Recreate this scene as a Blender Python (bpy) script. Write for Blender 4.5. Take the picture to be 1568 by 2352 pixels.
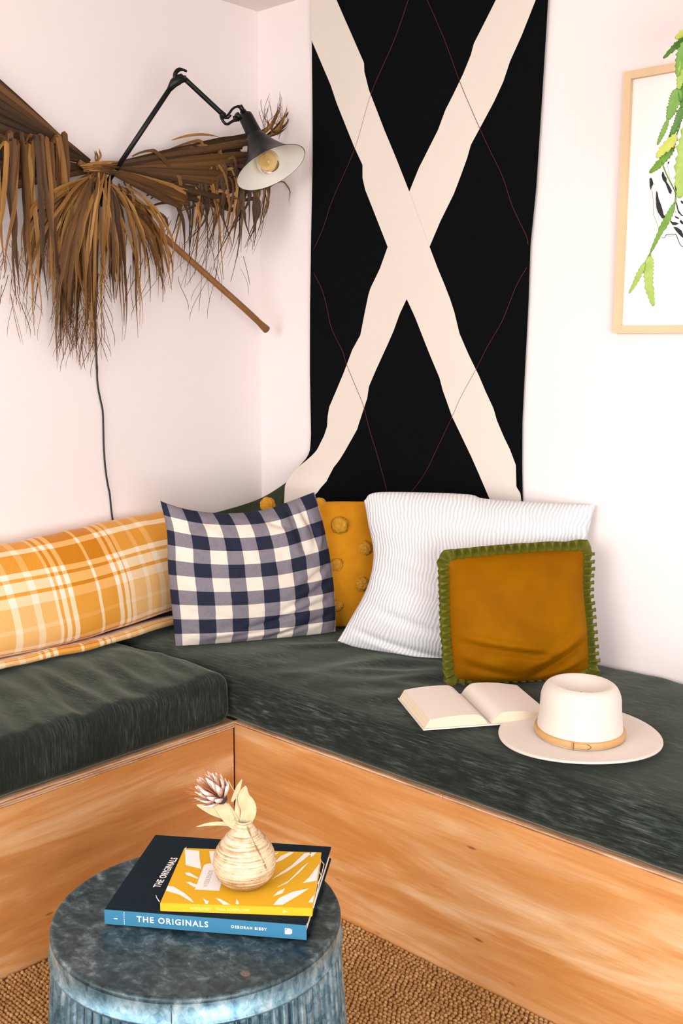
import bpy, math, random
from mathutils import Vector, Matrix, noise as mnoise
random.seed(11)
for o in list(bpy.data.objects): bpy.data.objects.remove(o)
SC = bpy.context.scene
COL = SC.collection

# ---------------------------------------------------------------- camera
CAM = Vector((2.7183, -2.5529, 1.3980))
RT = Vector((0.7373, 0.6756, 0.0037)); UP = Vector((-0.1074, 0.1118, 0.9879)); FW = Vector((-0.6670, 0.7288, -0.1550))
FPX = 2442.33
FW.normalize(); RT = (RT - FW*RT.dot(FW)).normalized(); UP = RT.cross(FW).normalized()
cd = bpy.data.cameras.new('camera'); cam = bpy.data.objects.new('camera', cd); COL.objects.link(cam)
cd.sensor_fit = 'VERTICAL'; cd.sensor_height = 36; cd.sensor_width = 24; cd.lens = FPX/2352*36; cd.clip_start = .05
cam.matrix_world = Matrix(((RT.x, UP.x, -FW.x, CAM.x), (RT.y, UP.y, -FW.y, CAM.y), (RT.z, UP.z, -FW.z, CAM.z), (0, 0, 0, 1)))
SC.camera = cam

# ---------------------------------------------------------------- sky, window light, added side fill, exposure
W = bpy.data.worlds.new('world'); SC.world = W; W.use_nodes = True
bg = W.node_tree.nodes['Background']; bg.inputs[0].default_value = (1.0, .99, .985, 1); bg.inputs[1].default_value = .95
ld = bpy.data.lights.new('window_daylight', 'AREA'); ld.shape = 'RECTANGLE'; ld.size = 2.6; ld.size_y = 1.9; ld.energy = 110
ld.color = (1, .985, .965)
lo = bpy.data.objects.new('window_daylight', ld); COL.objects.link(lo); lo.location = (1.5, -5.2, 1.9)
lo.rotation_euler = (Vector((1.1, 0, .9)) - lo.location).to_track_quat('-Z', 'Y').to_euler()
l2 = bpy.data.lights.new('side_fill_light', 'AREA'); l2.shape = 'RECTANGLE'; l2.size = 1.8; l2.size_y = 1.9; l2.energy = 112; l2.color = (1, .985, .965)  # added unseen side lamp that lifts the left wall and bench panel
lo2 = bpy.data.objects.new('side_fill_light', l2); COL.objects.link(lo2); lo2.location = (4.4, -3.0, 1.05)
lo2.rotation_euler = (Vector((0, -.7, 1.1)) - lo2.location).to_track_quat('-Z', 'Y').to_euler()
vs = SC.view_settings; vs.view_transform = 'Standard'; vs.look = 'None'; vs.gamma = 1; vs.use_curve_mapping = False; vs.exposure = .12

# ---------------------------------------------------------------- helpers
def ray(px, py): return (RT*((px-784)/FPX) + UP*(-(py-1176)/FPX) + FW)
def onx(px, py, X): d = ray(px, py); return CAM + d*((X-CAM.x)/d.x)
def ony(px, py, Y): d = ray(px, py); return CAM + d*((Y-CAM.y)/d.y)
def onz(px, py, Z): d = ray(px, py); return CAM + d*((Z-CAM.z)/d.z)
def onp(px, py, p0, n): d = ray(px, py); return CAM + d*((p0-CAM).dot(n)/d.dot(n))
def atd(px, py, dist): return CAM + ray(px, py)*dist            # dist measured along the view axis
def lerp(a, b, t): return a + (b-a)*t
def sstep(a, b, x):
    t = max(0, min(1, (x-a)/(b-a))); return t*t*(3-2*t)
def lin(h):
    h = h.lstrip('#'); r = []
    for i in (0, 2, 4):
        c = int(h[i:i+2], 16)/255; r.append(c/12.92 if c <= .04045 else ((c+.055)/1.055)**2.4)
    return (*r, 1)
def interp(pl, t):                                              # pl sorted by first item; linear with extrapolation
    if t <= pl[0][0]: a, b = pl[0], pl[1]
    elif t >= pl[-1][0]: a, b = pl[-2], pl[-1]
    else:
        for a, b in zip(pl, pl[1:]):
            if a[0] <= t <= b[0]: break
    return a[1] + (b[1]-a[1])*(t-a[0])/(b[0]-a[0] + 1e-12)
def catmull(pts, n):
    pts = [Vector(p) for p in pts]; out = []
    P = [pts[0]*2-pts[1]] + pts + [pts[-1]*2-pts[-2]]
    for i in range(1, len(P)-2):
        a, b, c, d = P[i-1:i+3]
        for k in range(n):
            t = k/n
            out.append(.5*((2*b) + (c-a)*t + (2*a-5*b+4*c-d)*t*t + (3*b-3*c+d-a)*t**3))
    out.append(pts[-1]); return out
def polyeval(pts, t):                                           # arc-length point on a polyline
    L = [(b-a).length for a, b in zip(pts, pts[1:])]; s = t*sum(L)
    for l, a, b in zip(L, pts, pts[1:]):
        if s <= l or b is pts[-1]: return a.lerp(b, min(1, s/max(l, 1e-9)))
        s -= l
def tag(o, label=None, cat=None, group=None, kind=None):
    if label: o['label'] = label
    if cat: o['category'] = cat
    if group: o['group'] = group
    if kind: o['kind'] = kind
    return o
def mk(name, V, F, mat, parent=None, smooth=True, uv=None):
    me = bpy.data.meshes.new(name); me.from_pydata([tuple(v) for v in V], [], F); me.update()
    if mat: me.materials.append(mat)
    if smooth: me.polygons.foreach_set('use_smooth', [True]*len(me.polygons))
    if uv:
        ul = me.uv_layers.new(name='UVMap')
        for lp in me.loops: ul.data[lp.index].uv = uv[lp.vertex_index]
    o = bpy.data.objects.new(name, me); COL.objects.link(o)
    if parent: o.parent = parent; o.matrix_parent_inverse = Matrix.Translation(parent.location).inverted() if parent.type == 'EMPTY' else parent.matrix_world.inverted()
    return o
def thing(name, loc, label, cat, group=None):
    o = bpy.data.objects.new(name, None); COL.objects.link(o); o.location = loc; o.empty_display_size = .05
    return tag(o, label, cat, group)
class MB:
    def __init__(s): s.V = []; s.F = []; s.UV = []
    def add(s, V, F, UV=None):
        n = len(s.V); s.V += [Vector(v) for v in V]; s.F += [tuple(i+n for i in f) for f in F]
        s.UV += UV if UV else [(0, 0)]*len(V)
    def box(s, a, b):
        x0, y0, z0 = a; x1, y1, z1 = b
        s.add([(x0,y0,z0),(x1,y0,z0),(x1,y1,z0),(x0,y1,z0),(x0,y0,z1),(x1,y0,z1),(x1,y1,z1),(x0,y1,z1)],
              [(0,3,2,1),(4,5,6,7),(0,1,5,4),(1,2,6,5),(2,3,7,6),(3,0,4,7)])
    def tube(s, pts, rad, n=8, cap=True):
        pts = [Vector(p) for p in pts]; m = len(pts)
        R = rad if isinstance(rad, (list, tuple)) else [rad]*m
        V = []; UV = []; F = []; ref = None
        for i, p in enumerate(pts):
            t = (pts[min(i+1, m-1)]-pts[max(i-1, 0)]).normalized()
            if ref is None: ref = t.orthogonal().normalized()
            ref = (ref - t*ref.dot(t)).normalized(); b = t.cross(ref)
            for k in range(n):
                a = 2*math.pi*k/n; V.append(p + (ref*math.cos(a)+b*math.sin(a))*R[i]); UV.append((k/n, i/max(1, m-1)))
        for i in range(m-1):
            for k in range(n):
                F.append((i*n+k, i*n+(k+1) % n, (i+1)*n+(k+1) % n, (i+1)*n+k))
        if cap: F.append(tuple(range(n))[::-1]); F.append(tuple((m-1)*n+k for k in range(n)))
        s.add(V, F, UV)
    def lathe(s, prof, c=(0, 0, 0), ax=Vector((0, 0, 1)), n=48, close=False):
        ax = Vector(ax).normalized(); c = Vector(c)
        e1 = ax.orthogonal().normalized() if abs(ax.z) < .999 else Vector((1, 0, 0)); e2 = ax.cross(e1)
        V = []; F = []; UV = []; m = len(prof)
        for i, (r, h) in enumerate(prof):
            for k in range(n):
                a = 2*math.pi*k/n; V.append(c + ax*h + (e1*math.cos(a)+e2*math.sin(a))*max(r, 1e-5)); UV.append((k/n, i/(m-1)))
        for i in range(m-1):
            for k in range(n): F.append((i*n+k, i*n+(k+1) % n, (i+1)*n+(k+1) % n, (i+1)*n+k))
        s.add(V, F, UV)
    def grid(s, fn, nu, nv, flip=False):
        V = [fn(i/nu, j/nv) for j in range(nv+1) for i in range(nu+1)]; F = []
        for j in range(nv):
            for i in range(nu):
                a = j*(nu+1)+i; f = (a, a+1, a+nu+2, a+nu+1); F.append(f[::-1] if flip else f)
        s.add(V, F, [(i/nu, j/nv) for j in range(nv+1) for i in range(nu+1)])
    def ribbon(s, pts, w, side=None, twist=0., tw1=0., fold=0.):
        pts = [Vector(p) for p in pts]; m = len(pts); V = []; F = []; UV = []
        for i, p in enumerate(pts):
            t = (pts[min(i+1, m-1)]-pts[max(i-1, 0)]).normalized()
            n = (CAM-p).normalized() if side is None else side
            b = t.cross(n).normalized(); n2 = b.cross(t)
            a = twist + (tw1)*i/(m-1); d = b*math.cos(a)+n2*math.sin(a); q = -b*math.sin(a)+n2*math.cos(a)
            ww = w[i] if isinstance(w, (list, tuple)) else w
            V += [p-d*ww/2, p+q*fold*ww, p+d*ww/2]; UV += [(0, i/(m-1)), (.5, i/(m-1)), (1, i/(m-1))]
        for i in range(m-1):
            F += [(3*i, 3*i+1, 3*i+4, 3*i+3), (3*i+1, 3*i+2, 3*i+5, 3*i+4)]
        s.add(V, F, UV)
    def build(s, name, mat, parent=None, smooth=True): return mk(name, s.V, s.F, mat, parent, smooth, s.UV)

# ---------------------------------------------------------------- materials
class NT:
    def __init__(s, name):
        s.m = bpy.data.materials.new(name); s.m.use_nodes = True; s.t = s.m.node_tree; s.n = s.t.nodes; s.b = s.n['Principled BSDF']
    def new(s, ty, **kw):
        o = s.n.new(ty)
        for k, v in kw.items(): setattr(o, k, v)
        return o
    def link(s, a, b): s.t.links.new(a, b)
    def val(s, sock, v):
        if hasattr(v, 'is_output'): s.link(v, sock)
        else: sock.default_value = v
    def math(s, op, a, b=None, c=None, clamp=False):
        o = s.new('ShaderNodeMath', operation=op, use_clamp=clamp); s.val(o.inputs[0], a)
        if b is not None: s.val(o.inputs[1], b)
        if c is not None: s.val(o.inputs[2], c)
        return o.outputs[0]
    def mix(s, f, a, b, mode='MIX'):
        o = s.new('ShaderNodeMix', data_type='RGBA', blend_type=mode); s.val(o.inputs[0], f); s.val(o.inputs[6], a); s.val(o.inputs[7], b); return o.outputs[2]
    def ramp(s, f, stops, interp='LINEAR'):
        o = s.new('ShaderNodeValToRGB'); cr = o.color_ramp; cr.interpolation = interp
        while len(cr.elements) < len(stops): cr.elements.new(.5)
        for e, (p, c) in zip(cr.elements, stops): e.position = p; e.color = c if len(c) == 4 else (*c, 1)
        s.val(o.inputs[0], f); return o.outputs[0]
    def coord(s, kind='Object'): return s.new('ShaderNodeTexCoord').outputs[kind]
    def mapping(s, v, scale=(1, 1, 1), rot=(0, 0, 0), loc=(0, 0, 0)):
        o = s.new('ShaderNodeMapping'); s.link(v, o.inputs[0]); o.inputs['Scale'].default_value = scale; o.inputs['Rotation'].default_value = rot; o.inputs['Location'].default_value = loc; return o.outputs[0]
    def noise(s, v, scale, detail=3, rough=.55, dist=0.):
        o = s.new('ShaderNodeTexNoise'); s.link(v, o.inputs['Vector']); o.inputs['Scale'].default_value = scale; o.inputs['Detail'].default_value = detail
        o.inputs['Roughness'].default_value = rough; o.inputs['Distortion'].default_value = dist; return o.outputs['Fac']
    def voro(s, v, scale, out='Color', feature='F1'):
        o = s.new('ShaderNodeTexVoronoi', feature=feature); s.link(v, o.inputs['Vector']); o.inputs['Scale'].default_value = scale; return o.outputs[out]
    def bump(s, h, strength, dist=.002):
        o = s.new('ShaderNodeBump'); s.link(h, o.inputs['Height']); o.inputs['Strength'].default_value = strength; o.inputs['Distance'].default_value = dist
        s.link(o.outputs[0], s.b.inputs['Normal'])
    def fin(s, col=None, rough=.6, metal=0., spec=.5, sheen=0., sheen_tint=None):
        if col is not None: s.val(s.b.inputs['Base Color'], col)
        s.val(s.b.inputs['Roughness'], rough); s.val(s.b.inputs['Metallic'], metal); s.b.inputs['Specular IOR Level'].default_value = spec
        if sheen:
            s.b.inputs['Sheen Weight'].default_value = sheen; s.b.inputs['Sheen Roughness'].default_value = .35
            if sheen_tint: s.b.inputs['Sheen Tint'].default_value = sheen_tint
        return s.m
def plain(name, hexc, rough=.6, metal=0., spec=.5, var=.06, nscale=60):
    t = NT(name); n = t.noise(t.coord(), nscale); c = lin(hexc)
    d = tuple(max(0, x*(1-var*3)) for x in c[:3])+(1,)
    return t.fin(t.mix(n, d, c), rough, metal, spec)

def m_wall():
    t = NT('painted_plaster'); v = t.coord(); n = t.noise(v, 1.3, 2); n2 = t.noise(v, 180, 3)
    t.bump(n2, .12, .001); return t.fin(t.mix(n, lin('#e6dad9'), lin('#e9dedd')), .75, 0, .25)
M_WALL = m_wall()
def m_ceiling():
    t = NT('ceiling_paint'); n = t.noise(t.coord(), 40); return t.fin(t.mix(n, lin('#e6ddd6'), lin('#e9e0d9')), .85, 0, .2)
M_CEIL = m_ceiling()
def m_wood(name, axis):
    t = NT(name); v = t.coord()
    sc = (.55, 5, 5) if axis == 'x' else (5, .55, 5)
    g = t.noise(t.mapping(v, sc), 2.2, 5, .6, 1.2)
    f = t.noise(t.mapping(v, (3, 90, 90) if axis == 'x' else (90, 3, 90)), 2.5, 4, .65, .4)
    k = t.noise(t.mapping(v, (1.2, 3, 4) if axis == 'x' else (3, 1.2, 4), loc=(3, 1, 2)), 2.6, 2, .5, .6)
    sp = t.voro(t.mapping(v, (2.2, 8, 8) if axis == 'x' else (8, 2.2, 8)), 1.6, 'Distance')
    c = t.ramp(g, [(.28, lin('#b4743a')), (.45, lin('#ca8c51')), (.56, lin('#d8a470')), (.74, lin('#e6bf98'))])
    c = t.mix(t.math('MULTIPLY', t.ramp(k, [(.45, (0, 0, 0)), (.68, (1, 1, 1))]), .6), c, lin('#bd7a35'))
    c = t.mix(t.math('MULTIPLY', t.ramp(f, [(.4, (0, 0, 0)), (.7, (1, 1, 1))]), .2), c, lin('#94572a'))
    c = t.mix(t.math('MULTIPLY', t.ramp(sp, [(.02, (1, 1, 1)), (.055, (0, 0, 0))]), .7), c, lin('#5d2e12'))
    t.bump(f, .08, .0006)
    t.b.inputs['Coat Weight'].default_value = .25; t.b.inputs['Coat Roughness'].default_value = .38
    return t.fin(c, .48, 0, .5)
M_WX = m_wood('plywood_grain_x', 'x'); M_WY = m_wood('plywood_grain_y', 'y')
def m_ply(axis):
    t = NT('plywood_edge_'+axis); v = t.coord(); z = t.new('ShaderNodeSeparateXYZ'); t.link(v, z.inputs[0])
    l = t.math('SINE', t.math('MULTIPLY', z.outputs[2], 6.283/.006)); n = t.noise(t.mapping(v, (4, 60, 60) if axis == 'x' else (60, 4, 60)), 3, 4)
    f = t.math('ADD', t.math('MULTIPLY', l, .22), n)
    return t.fin(t.ramp(f, [(.2, lin('#7d5338')), (.45, lin('#b08766')), (.75, lin('#cfae90'))]), .6, 0, .3)
M_PX = m_ply('x'); M_PY = m_ply('y')
def m_seat(name):
    t = NT(name); v = t.coord()
    s1 = t.noise(t.mapping(v, (16, 420, 90) if name.endswith('x') else (16, 420, 16)), 1., 3, .6)
    s1b = t.noise(t.mapping(v, (24, 150, 420) if name.endswith('x') else (50, 700, 50)), 1., 3, .6)
    s2 = t.noise(v, 6, 4, .6, .6); s3 = t.noise(v, 700, 2)
    f = t.math('ADD', t.math('MULTIPLY', s1, .5), t.math('MULTIPLY', s1b, .5))
    c = t.ramp(f, [(.34, lin('#121714')), (.5, lin('#272d29')), (.62, lin('#454c47')), (.75, lin('#7d847d'))])
    c = t.mix(t.ramp(s2, [(.38, (.7, .7, .7)), (.62, (0, 0, 0))]), c, lin('#1a201c'))
    t.bump(t.math('ADD', f, t.math('MULTIPLY', s3, .5)), .35, .0015)
    return t.fin(c, .85, 0, .12, .55, lin('#a8b0a0'))
M_SX = m_seat('seat_chenille_x'); M_SY = m_seat('seat_chenille_y')
def m_green():
    t = NT('dark_green_velvet'); n = t.noise(t.coord(), 14, 4); return t.fin(t.mix(n, lin('#1c2419'), lin('#343d2a')), .85, 0, .15, .4, lin('#8b9672'))
M_GREEN = m_green()
def m_gingham():
    t = NT('gingham_linen'); uv = t.new('ShaderNodeUVMap').outputs[0]; s = t.new('ShaderNodeSeparateXYZ'); t.link(uv, s.inputs[0])
    def sq(x, n, ph):
        f = t.math('FRACT', t.math('ADD', t.math('MULTIPLY', x, n), ph))
        return t.math('SMOOTHSTEP', .49, .51, f) if False else t.math('GREATER_THAN', f, .5)
    a = sq(s.outputs[0], 5.25, .30); b = sq(s.outputs[1], 5.0, .50)
    wv = t.noise(t.mapping(uv, (260, 40, 1)), 1, 2); wv2 = t.noise(t.mapping(uv, (40, 260, 1)), 1, 2)
    w = t.math('MULTIPLY', t.math('ADD', wv, wv2), .5)
    f = t.math('MULTIPLY', t.math('ADD', a, b), .5)
    f = t.math('ADD', f, t.math('MULTIPLY', t.math('SUBTRACT', w, .5), .55))
    c = t.ramp(f, [(.08, lin('#1f2334')), (.38, lin('#6c6670')), (.6, lin('#807880')), (.9, lin('#d6c9bc'))])
    t.bump(w, .3, .001); return t.fin(c, .85, 0, .2)
M_GING = m_gingham()
def m_plaid():
    t = NT('plaid_wool'); uv = t.new('ShaderNodeUVMap').outputs[0]; s = t.new('ShaderNodeSeparateXYZ'); t.link(uv, s.inputs[0])
    def K(v): return (v, v, v, 1)
    def stops(segs, f):
        out = []
        for a0, v in segs: out.append((min(1, max(0, f(a0))), K(v)))
        return out
    U = lambda q: .451 + q*.001143
    us = [(-400,.5),(-330,0),(-315,.5),(-250,.95),(-215,0),(-205,.95),(-160,0),(-150,.5),(-70,.1),(-55,.5),(8,0),(22,.45),(52,.1),(66,.5),(96,0),(104,.85),(109,0),(120,.85),(126,0),(136,.95),(187,.05),(196,.95),(232,0),(243,.9),(249,0),(259,.9),(264,.05),(272,.42),(304,.12),(313,.45),(340,.12),(352,.42)]
    a = t.ramp(s.outputs[0], stops(us[1:], U), 'CONSTANT')
    Vv = lambda q: .25 + .55*q
    vs_ = [(-.4,.45),(-.12,0),(-.06,.5),(0,.1),(.05,.5),(.09,.0),(.12,.95),(.29,.0),(.345,.95),(.49,.0),(.525,.85),(.545,.0),(.60,.9),(.62,.05),(.68,.4),(.80,.25),(.83,.42),(.96,.0),(1.02,.9),(1.05,0),(1.1,.9)]
    b = t.ramp(s.outputs[1], stops(vs_, Vv), 'CONSTANT')
    tw = t.new('ShaderNodeTexWave', wave_type='BANDS', bands_direction='DIAGONAL'); t.link(t.mapping(uv, (3., 1, 1)), tw.inputs[0]); tw.inputs['Scale'].default_value = 60
    n = t.noise(uv, 300, 2)
    f = t.math('ADD', t.math('MULTIPLY', a, .5), t.math('MULTIPLY', b, .5))
    f = t.math('ADD', f, t.math('MULTIPLY', t.math('SUBTRACT', n, .5), .12))
    c = t.ramp(f, [(.0, lin('#efe0cf')), (.2, lin('#ecd0a8')), (.45, lin('#e5ae68')), (.72, lin('#d6902d')), (1, lin('#c17612'))])
    t.bump(t.math('ADD', tw.outputs['Fac'], n), .25, .001); return t.fin(c, .9, 0, .1, .3)
M_PLAID = m_plaid()
def m_rib():
    t = NT('white_ribbed_cotton'); uv = t.new('ShaderNodeUVMap').outputs[0]; s = t.new('ShaderNodeSeparateXYZ'); t.link(uv, s.inputs[0])
    d = t.noise(t.mapping(uv, (5, 60, 1)), 1, 2); d2 = t.noise(t.mapping(uv, (6, 6, 1)), 1, 2)
    x = t.math('ADD', s.outputs[0], t.math('MULTIPLY', t.math('SUBTRACT', d, .5), .004)); x = t.math('ADD', x, t.math('MULTIPLY', t.math('SUBTRACT', d2, .5), .05))
    w = t.math('MULTIPLY_ADD', t.math('SINE', t.math('MULTIPLY', x, 6.283*62)), .5, .5)
    c = t.mix(w, lin('#bfc3c9'), lin('#e3dddb')); t.bump(w, .5, .003); return t.fin(c, .9, 0, .15)
M_RIB = m_rib()
def m_velvet():
    t = NT('mustard_velvet'); v = t.coord(); n = t.noise(v, 5, 3, .55, .2); n2 = t.noise(v, 420, 2)
    c = t.mix(t.ramp(n, [(.3, (0, 0, 0)), (.7, (1, 1, 1))]), lin('#734300'), lin('#8f5b00')); t.bump(n2, .25, .0008); return t.fin(c, .65, 0, .04, .4, lin('#d09000'))
M_VELVET = m_velvet()
def m_ruffle():
    t = NT('olive_velvet'); n = t.noise(t.coord(), 30, 3); return t.fin(t.mix(n, lin('#3f4108'), lin('#666511')), .6, 0, .3, .5, lin('#b4b23c'))
M_RUF = m_ruffle()
def m_must():
    t = NT('mustard_wool'); v = t.coord(); n = t.noise(v, 25, 3); n2 = t.noise(v, 500, 2); t.bump(n2, .4, .001)
    return t.fin(t.mix(n, lin('#b8740f'), lin('#cf8d1e')), .9, 0, .1, .25)
M_MUST = m_must()
def m_pom():
    t = NT('mustard_tuft_yarn'); v = t.coord(); n = t.noise(v, 160, 3); t.bump(n, 1., .004); return t.fin(t.mix(n, lin('#8f5808'), lin('#dda43c')), .9, 0, .1)
M_POM = m_pom()
def m_fabric(name, a, b, rough=.9, sc=350):
    t = NT(name); v = t.coord(); n = t.noise(v, sc, 2); n2 = t.noise(v, 5, 3); t.bump(n, .3, .0008)
    return t.fin(t.mix(t.math('MULTIPLY', t.math('ADD', n, n2), .5), lin(a), lin(b)), rough, 0, .1)
M_BLACK = m_fabric('black_cotton', '#010203', '#030508'); M_CREAM = m_fabric('cream_cotton', '#d2c6bc', '#dbd0c6')
M_RED = plain('red_thread', '#5c1712'); M_REDL = plain('pale_thread', '#c6a892')
M_METAL = plain('black_painted_metal', '#070a0b', .42, 0, .3); M_INNER = plain('white_enamel', '#eee9e0', .4, 0, .5, .01)
M_CORD = plain('black_cord', '#07090a', .5)
def m_bulb():
    t = NT('amber_glass'); t.b.inputs['Transmission Weight'].default_value = .75; t.b.inputs['IOR'].default_value = 1.25
    n = t.noise(t.coord(), 20); return t.fin(t.mix(n, lin('#f3cf86'), lin('#f9e0ac')), .06)
M_BULB = m_bulb(); M_BRASS = plain('brass_socket', '#a98a4d', .35, .9)
def m_palm():
    t = NT('dried_palm'); uv = t.new('ShaderNodeUVMap').outputs[0]; oi = t.new('ShaderNodeObjectInfo').outputs['Random']
    n = t.noise(t.mapping(uv, (14, 2.2, 1)), 1, 3, .6); n2 = t.noise(t.mapping(uv, (1.5, 2.5, 1)), 1, 2)
    f = t.math('ADD', t.math('MULTIPLY', n, .5), t.math('MULTIPLY', oi, .5)); f = t.math('ADD', f, t.math('MULTIPLY', t.math('SUBTRACT', n2, .5), .4))
    c = t.ramp(f, [(.22, lin('#2c1906')), (.45, lin('#613c14')), (.64, lin('#91632b')), (.9, lin('#c4985c'))])
    t.bump(n, .5, .002); return t.fin(c, .6, 0, .35)
M_PALM = m_palm()
def m_palmdark():  # dark brown of the pleats, also painted shade behind the beard strips
    t = NT('dried_palm_pleats_and_shade'); uv = t.new('ShaderNodeUVMap').outputs[0]; oi = t.new('ShaderNodeObjectInfo').outputs['Random']
    n = t.noise(t.mapping(uv, (9, 1.2, 1)), 1, 3, .6)
    f = t.math('ADD', t.math('MULTIPLY', n, .7), t.math('MULTIPLY', oi, .3))
    c = t.ramp(f, [(.28, lin('#190f05')), (.52, lin('#432a11')), (.84, lin('#815625'))])
    t.bump(n, .7, .003); return t.fin(c, .55, 0, .4)
M_PLEAT = m_palmdark(); M_STEM = plain('palm_stalk', '#8a5a2c', .55, nscale=25, var=.12)
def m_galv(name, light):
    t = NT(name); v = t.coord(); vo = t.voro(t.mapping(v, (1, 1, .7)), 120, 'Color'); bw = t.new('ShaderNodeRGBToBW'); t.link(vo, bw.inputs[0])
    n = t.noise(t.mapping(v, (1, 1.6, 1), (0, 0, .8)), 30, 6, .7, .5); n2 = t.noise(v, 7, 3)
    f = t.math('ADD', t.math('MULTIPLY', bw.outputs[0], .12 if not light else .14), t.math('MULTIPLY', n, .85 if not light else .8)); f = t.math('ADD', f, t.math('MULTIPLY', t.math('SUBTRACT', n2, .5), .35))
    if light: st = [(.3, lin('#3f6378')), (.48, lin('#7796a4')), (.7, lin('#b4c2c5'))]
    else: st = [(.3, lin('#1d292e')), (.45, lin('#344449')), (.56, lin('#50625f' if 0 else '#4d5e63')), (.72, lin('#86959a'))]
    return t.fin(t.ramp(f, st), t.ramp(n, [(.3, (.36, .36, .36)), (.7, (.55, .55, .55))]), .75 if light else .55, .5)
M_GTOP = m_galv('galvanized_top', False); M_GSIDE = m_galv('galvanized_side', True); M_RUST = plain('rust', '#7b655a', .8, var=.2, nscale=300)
def m_rug():
    t = NT('jute_yarn'); v = t.coord(); n = t.noise(v, 130, 2); n2 = t.noise(v, 5, 3); n3 = t.noise(t.mapping(v, (300, 300, 300)), 3, 2)
    f = t.math('ADD', t.math('MULTIPLY', n, .7), t.math('MULTIPLY', n2, .3))
    c = t.ramp(f, [(.3, lin('#7f5830')), (.5, lin('#a87d4c')), (.72, lin('#cfab7c'))]); t.bump(n3, .4, .001); return t.fin(c, .9, 0, .1)
M_RUG = m_rug(); M_RUGB = plain('jute_backing', '#5a3d20', .95)
M_FLOOR = plain('floor_boards', '#8a6a48', .6)
M_NAVY = m_fabric('navy_book_cloth', '#0c1820', '#12232d', .7, 900); M_BLUE = m_fabric('blue_book_cloth', '#2f6685', '#3f7896', .75, 900)
M_YEL = m_fabric('yellow_paper', '#d09d20', '#dba92c', .75, 500); M_WHITEP = plain('white_print', '#ece4e2', .7, var=.01)
M_GREYP = plain('grey_print', '#c3bab2', .7, var=.02); M_PALEY = plain('pale_yellow_print', '#efcf7e', .7, var=.01)
def m_pages():
    t = NT('page_edges'); v = t.coord(); z = t.new('ShaderNodeSeparateXYZ'); t.link(v, z.inputs[0]); n = t.noise(t.mapping(v, (2, 2, 900)), 1, 2)
    return t.fin(t.mix(n, lin('#c9b49a'), lin('#eadbc6')), .8, 0, .2)
M_PAGES = m_pages(); M_PAGE = plain('page_paper', '#e2d6cc', .8, var=.01)
def m_hat():
    t = NT('wool_felt'); v = t.coord(); n = t.noise(v, 260, 3); t.bump(n, .25, .0008); return t.fin(t.mix(n, lin('#cfc3b9'), lin('#d9cdc3')), .95, 0, .05, .25)
M_HAT = m_hat(); M_LEATH = plain('tan_leather', '#c99a63', .5, var=.08); M_STITCH = plain('dark_stitch', '#6b4a2c', .7)
M_LIN = plain('hat_lining', '#b9a893', .9)
def m_vase():
    t = NT('glazed_stoneware'); v = t.coord(); z = t.new('ShaderNodeSeparateXYZ'); t.link(v, z.inputs[0]); n = t.noise(v, 70, 4, .7); n2 = t.noise(t.mapping(v, (14, 14, 500)), 1, 3, .6)
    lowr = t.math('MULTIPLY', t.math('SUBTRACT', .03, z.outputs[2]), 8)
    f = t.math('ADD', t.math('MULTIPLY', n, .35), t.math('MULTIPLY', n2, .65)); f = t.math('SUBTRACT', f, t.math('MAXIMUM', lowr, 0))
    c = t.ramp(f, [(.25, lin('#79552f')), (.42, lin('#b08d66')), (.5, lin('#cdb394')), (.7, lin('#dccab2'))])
    # a darker glaze run down one side
    t.bump(n2, .8, .002); return t.fin(c, t.ramp(n, [(.3, (.2, .2, .2)), (.7, (.42, .42, .42))]), 0, .5)
M_VASE = m_vase(); M_GLAZE = plain('brown_glaze_run', '#a5835a', .3, var=.2, nscale=250)
def m_leafd():
    t = NT('dried_leaf'); uv = t.new('ShaderNodeUVMap').outputs[0]; n = t.noise(t.coord(), 90, 3); s = t.new('ShaderNodeSeparateXYZ'); t.link(uv, s.inputs[0])
    c = t.mix(n, lin('#a0906a'), lin('#cabd9a')); return t.fin(c, .75, 0, .2)
M_DLEAF = m_leafd()
def m_bract():
    t = NT('protea_bract'); uv = t.new('ShaderNodeUVMap').outputs[0]; s = t.new('ShaderNodeSeparateXYZ'); t.link(uv, s.inputs[0]); n = t.noise(t.coord(), 300, 2)
    f = t.math('ADD', s.outputs[1], t.math('MULTIPLY', t.math('SUBTRACT', n, .5), .5))
    return t.fin(t.ramp(f, [(.12, lin('#875044')), (.4, lin('#b57d70')), (.62, lin('#dab3a6')), (.88, lin('#f2e6de'))]), .8, 0, .15, .4)
M_BRACT = m_bract(); M_STAM = plain('orange_stamens', '#c07a48', .7, var=.1); M_WOODY = plain('woody_flower_base', '#4a3427', .8, var=.2, nscale=300)
def m_cactus(name, a, b):
    t = NT(name); v = t.coord(); n = t.noise(v, 60, 3); c = t.mix(n, lin(a), lin(b)); t.b.inputs['Subsurface Weight'].default_value = .0; return t.fin(c, .45, 0, .4)
M_C = {'d': m_cactus('cactus_dark', '#2f5a10', '#4b7d1a'), 'm': m_cactus('cactus_green', '#4c7a1a', '#729834'), 'l': m_cactus('cactus_light', '#789634', '#a3b75a'), 'y': m_cactus('cactus_yellow', '#a6ae42', '#c2c662')}
M_FRAME = plain('oak_frame', '#dfbf98', .55, var=.04, nscale=40); M_MAT = plain('print_paper', '#f0e8e6', .8, var=.004); M_INK = plain('black_ink', '#23282a', .8, var=.15, nscale=200); M_INKG = plain('grey_ink', '#a49c96', .8, var=.1)
def m_glass():
    t = NT('picture_glass'); t.b.inputs['Transmission Weight'].default_value = 1; t.b.inputs['IOR'].default_value = 1.05; n = t.noise(t.coord(), 3); return t.fin(t.mix(n, (1, 1, 1, 1), (.99, .99, .99, 1)), 0.02, 0, .2)
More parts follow.
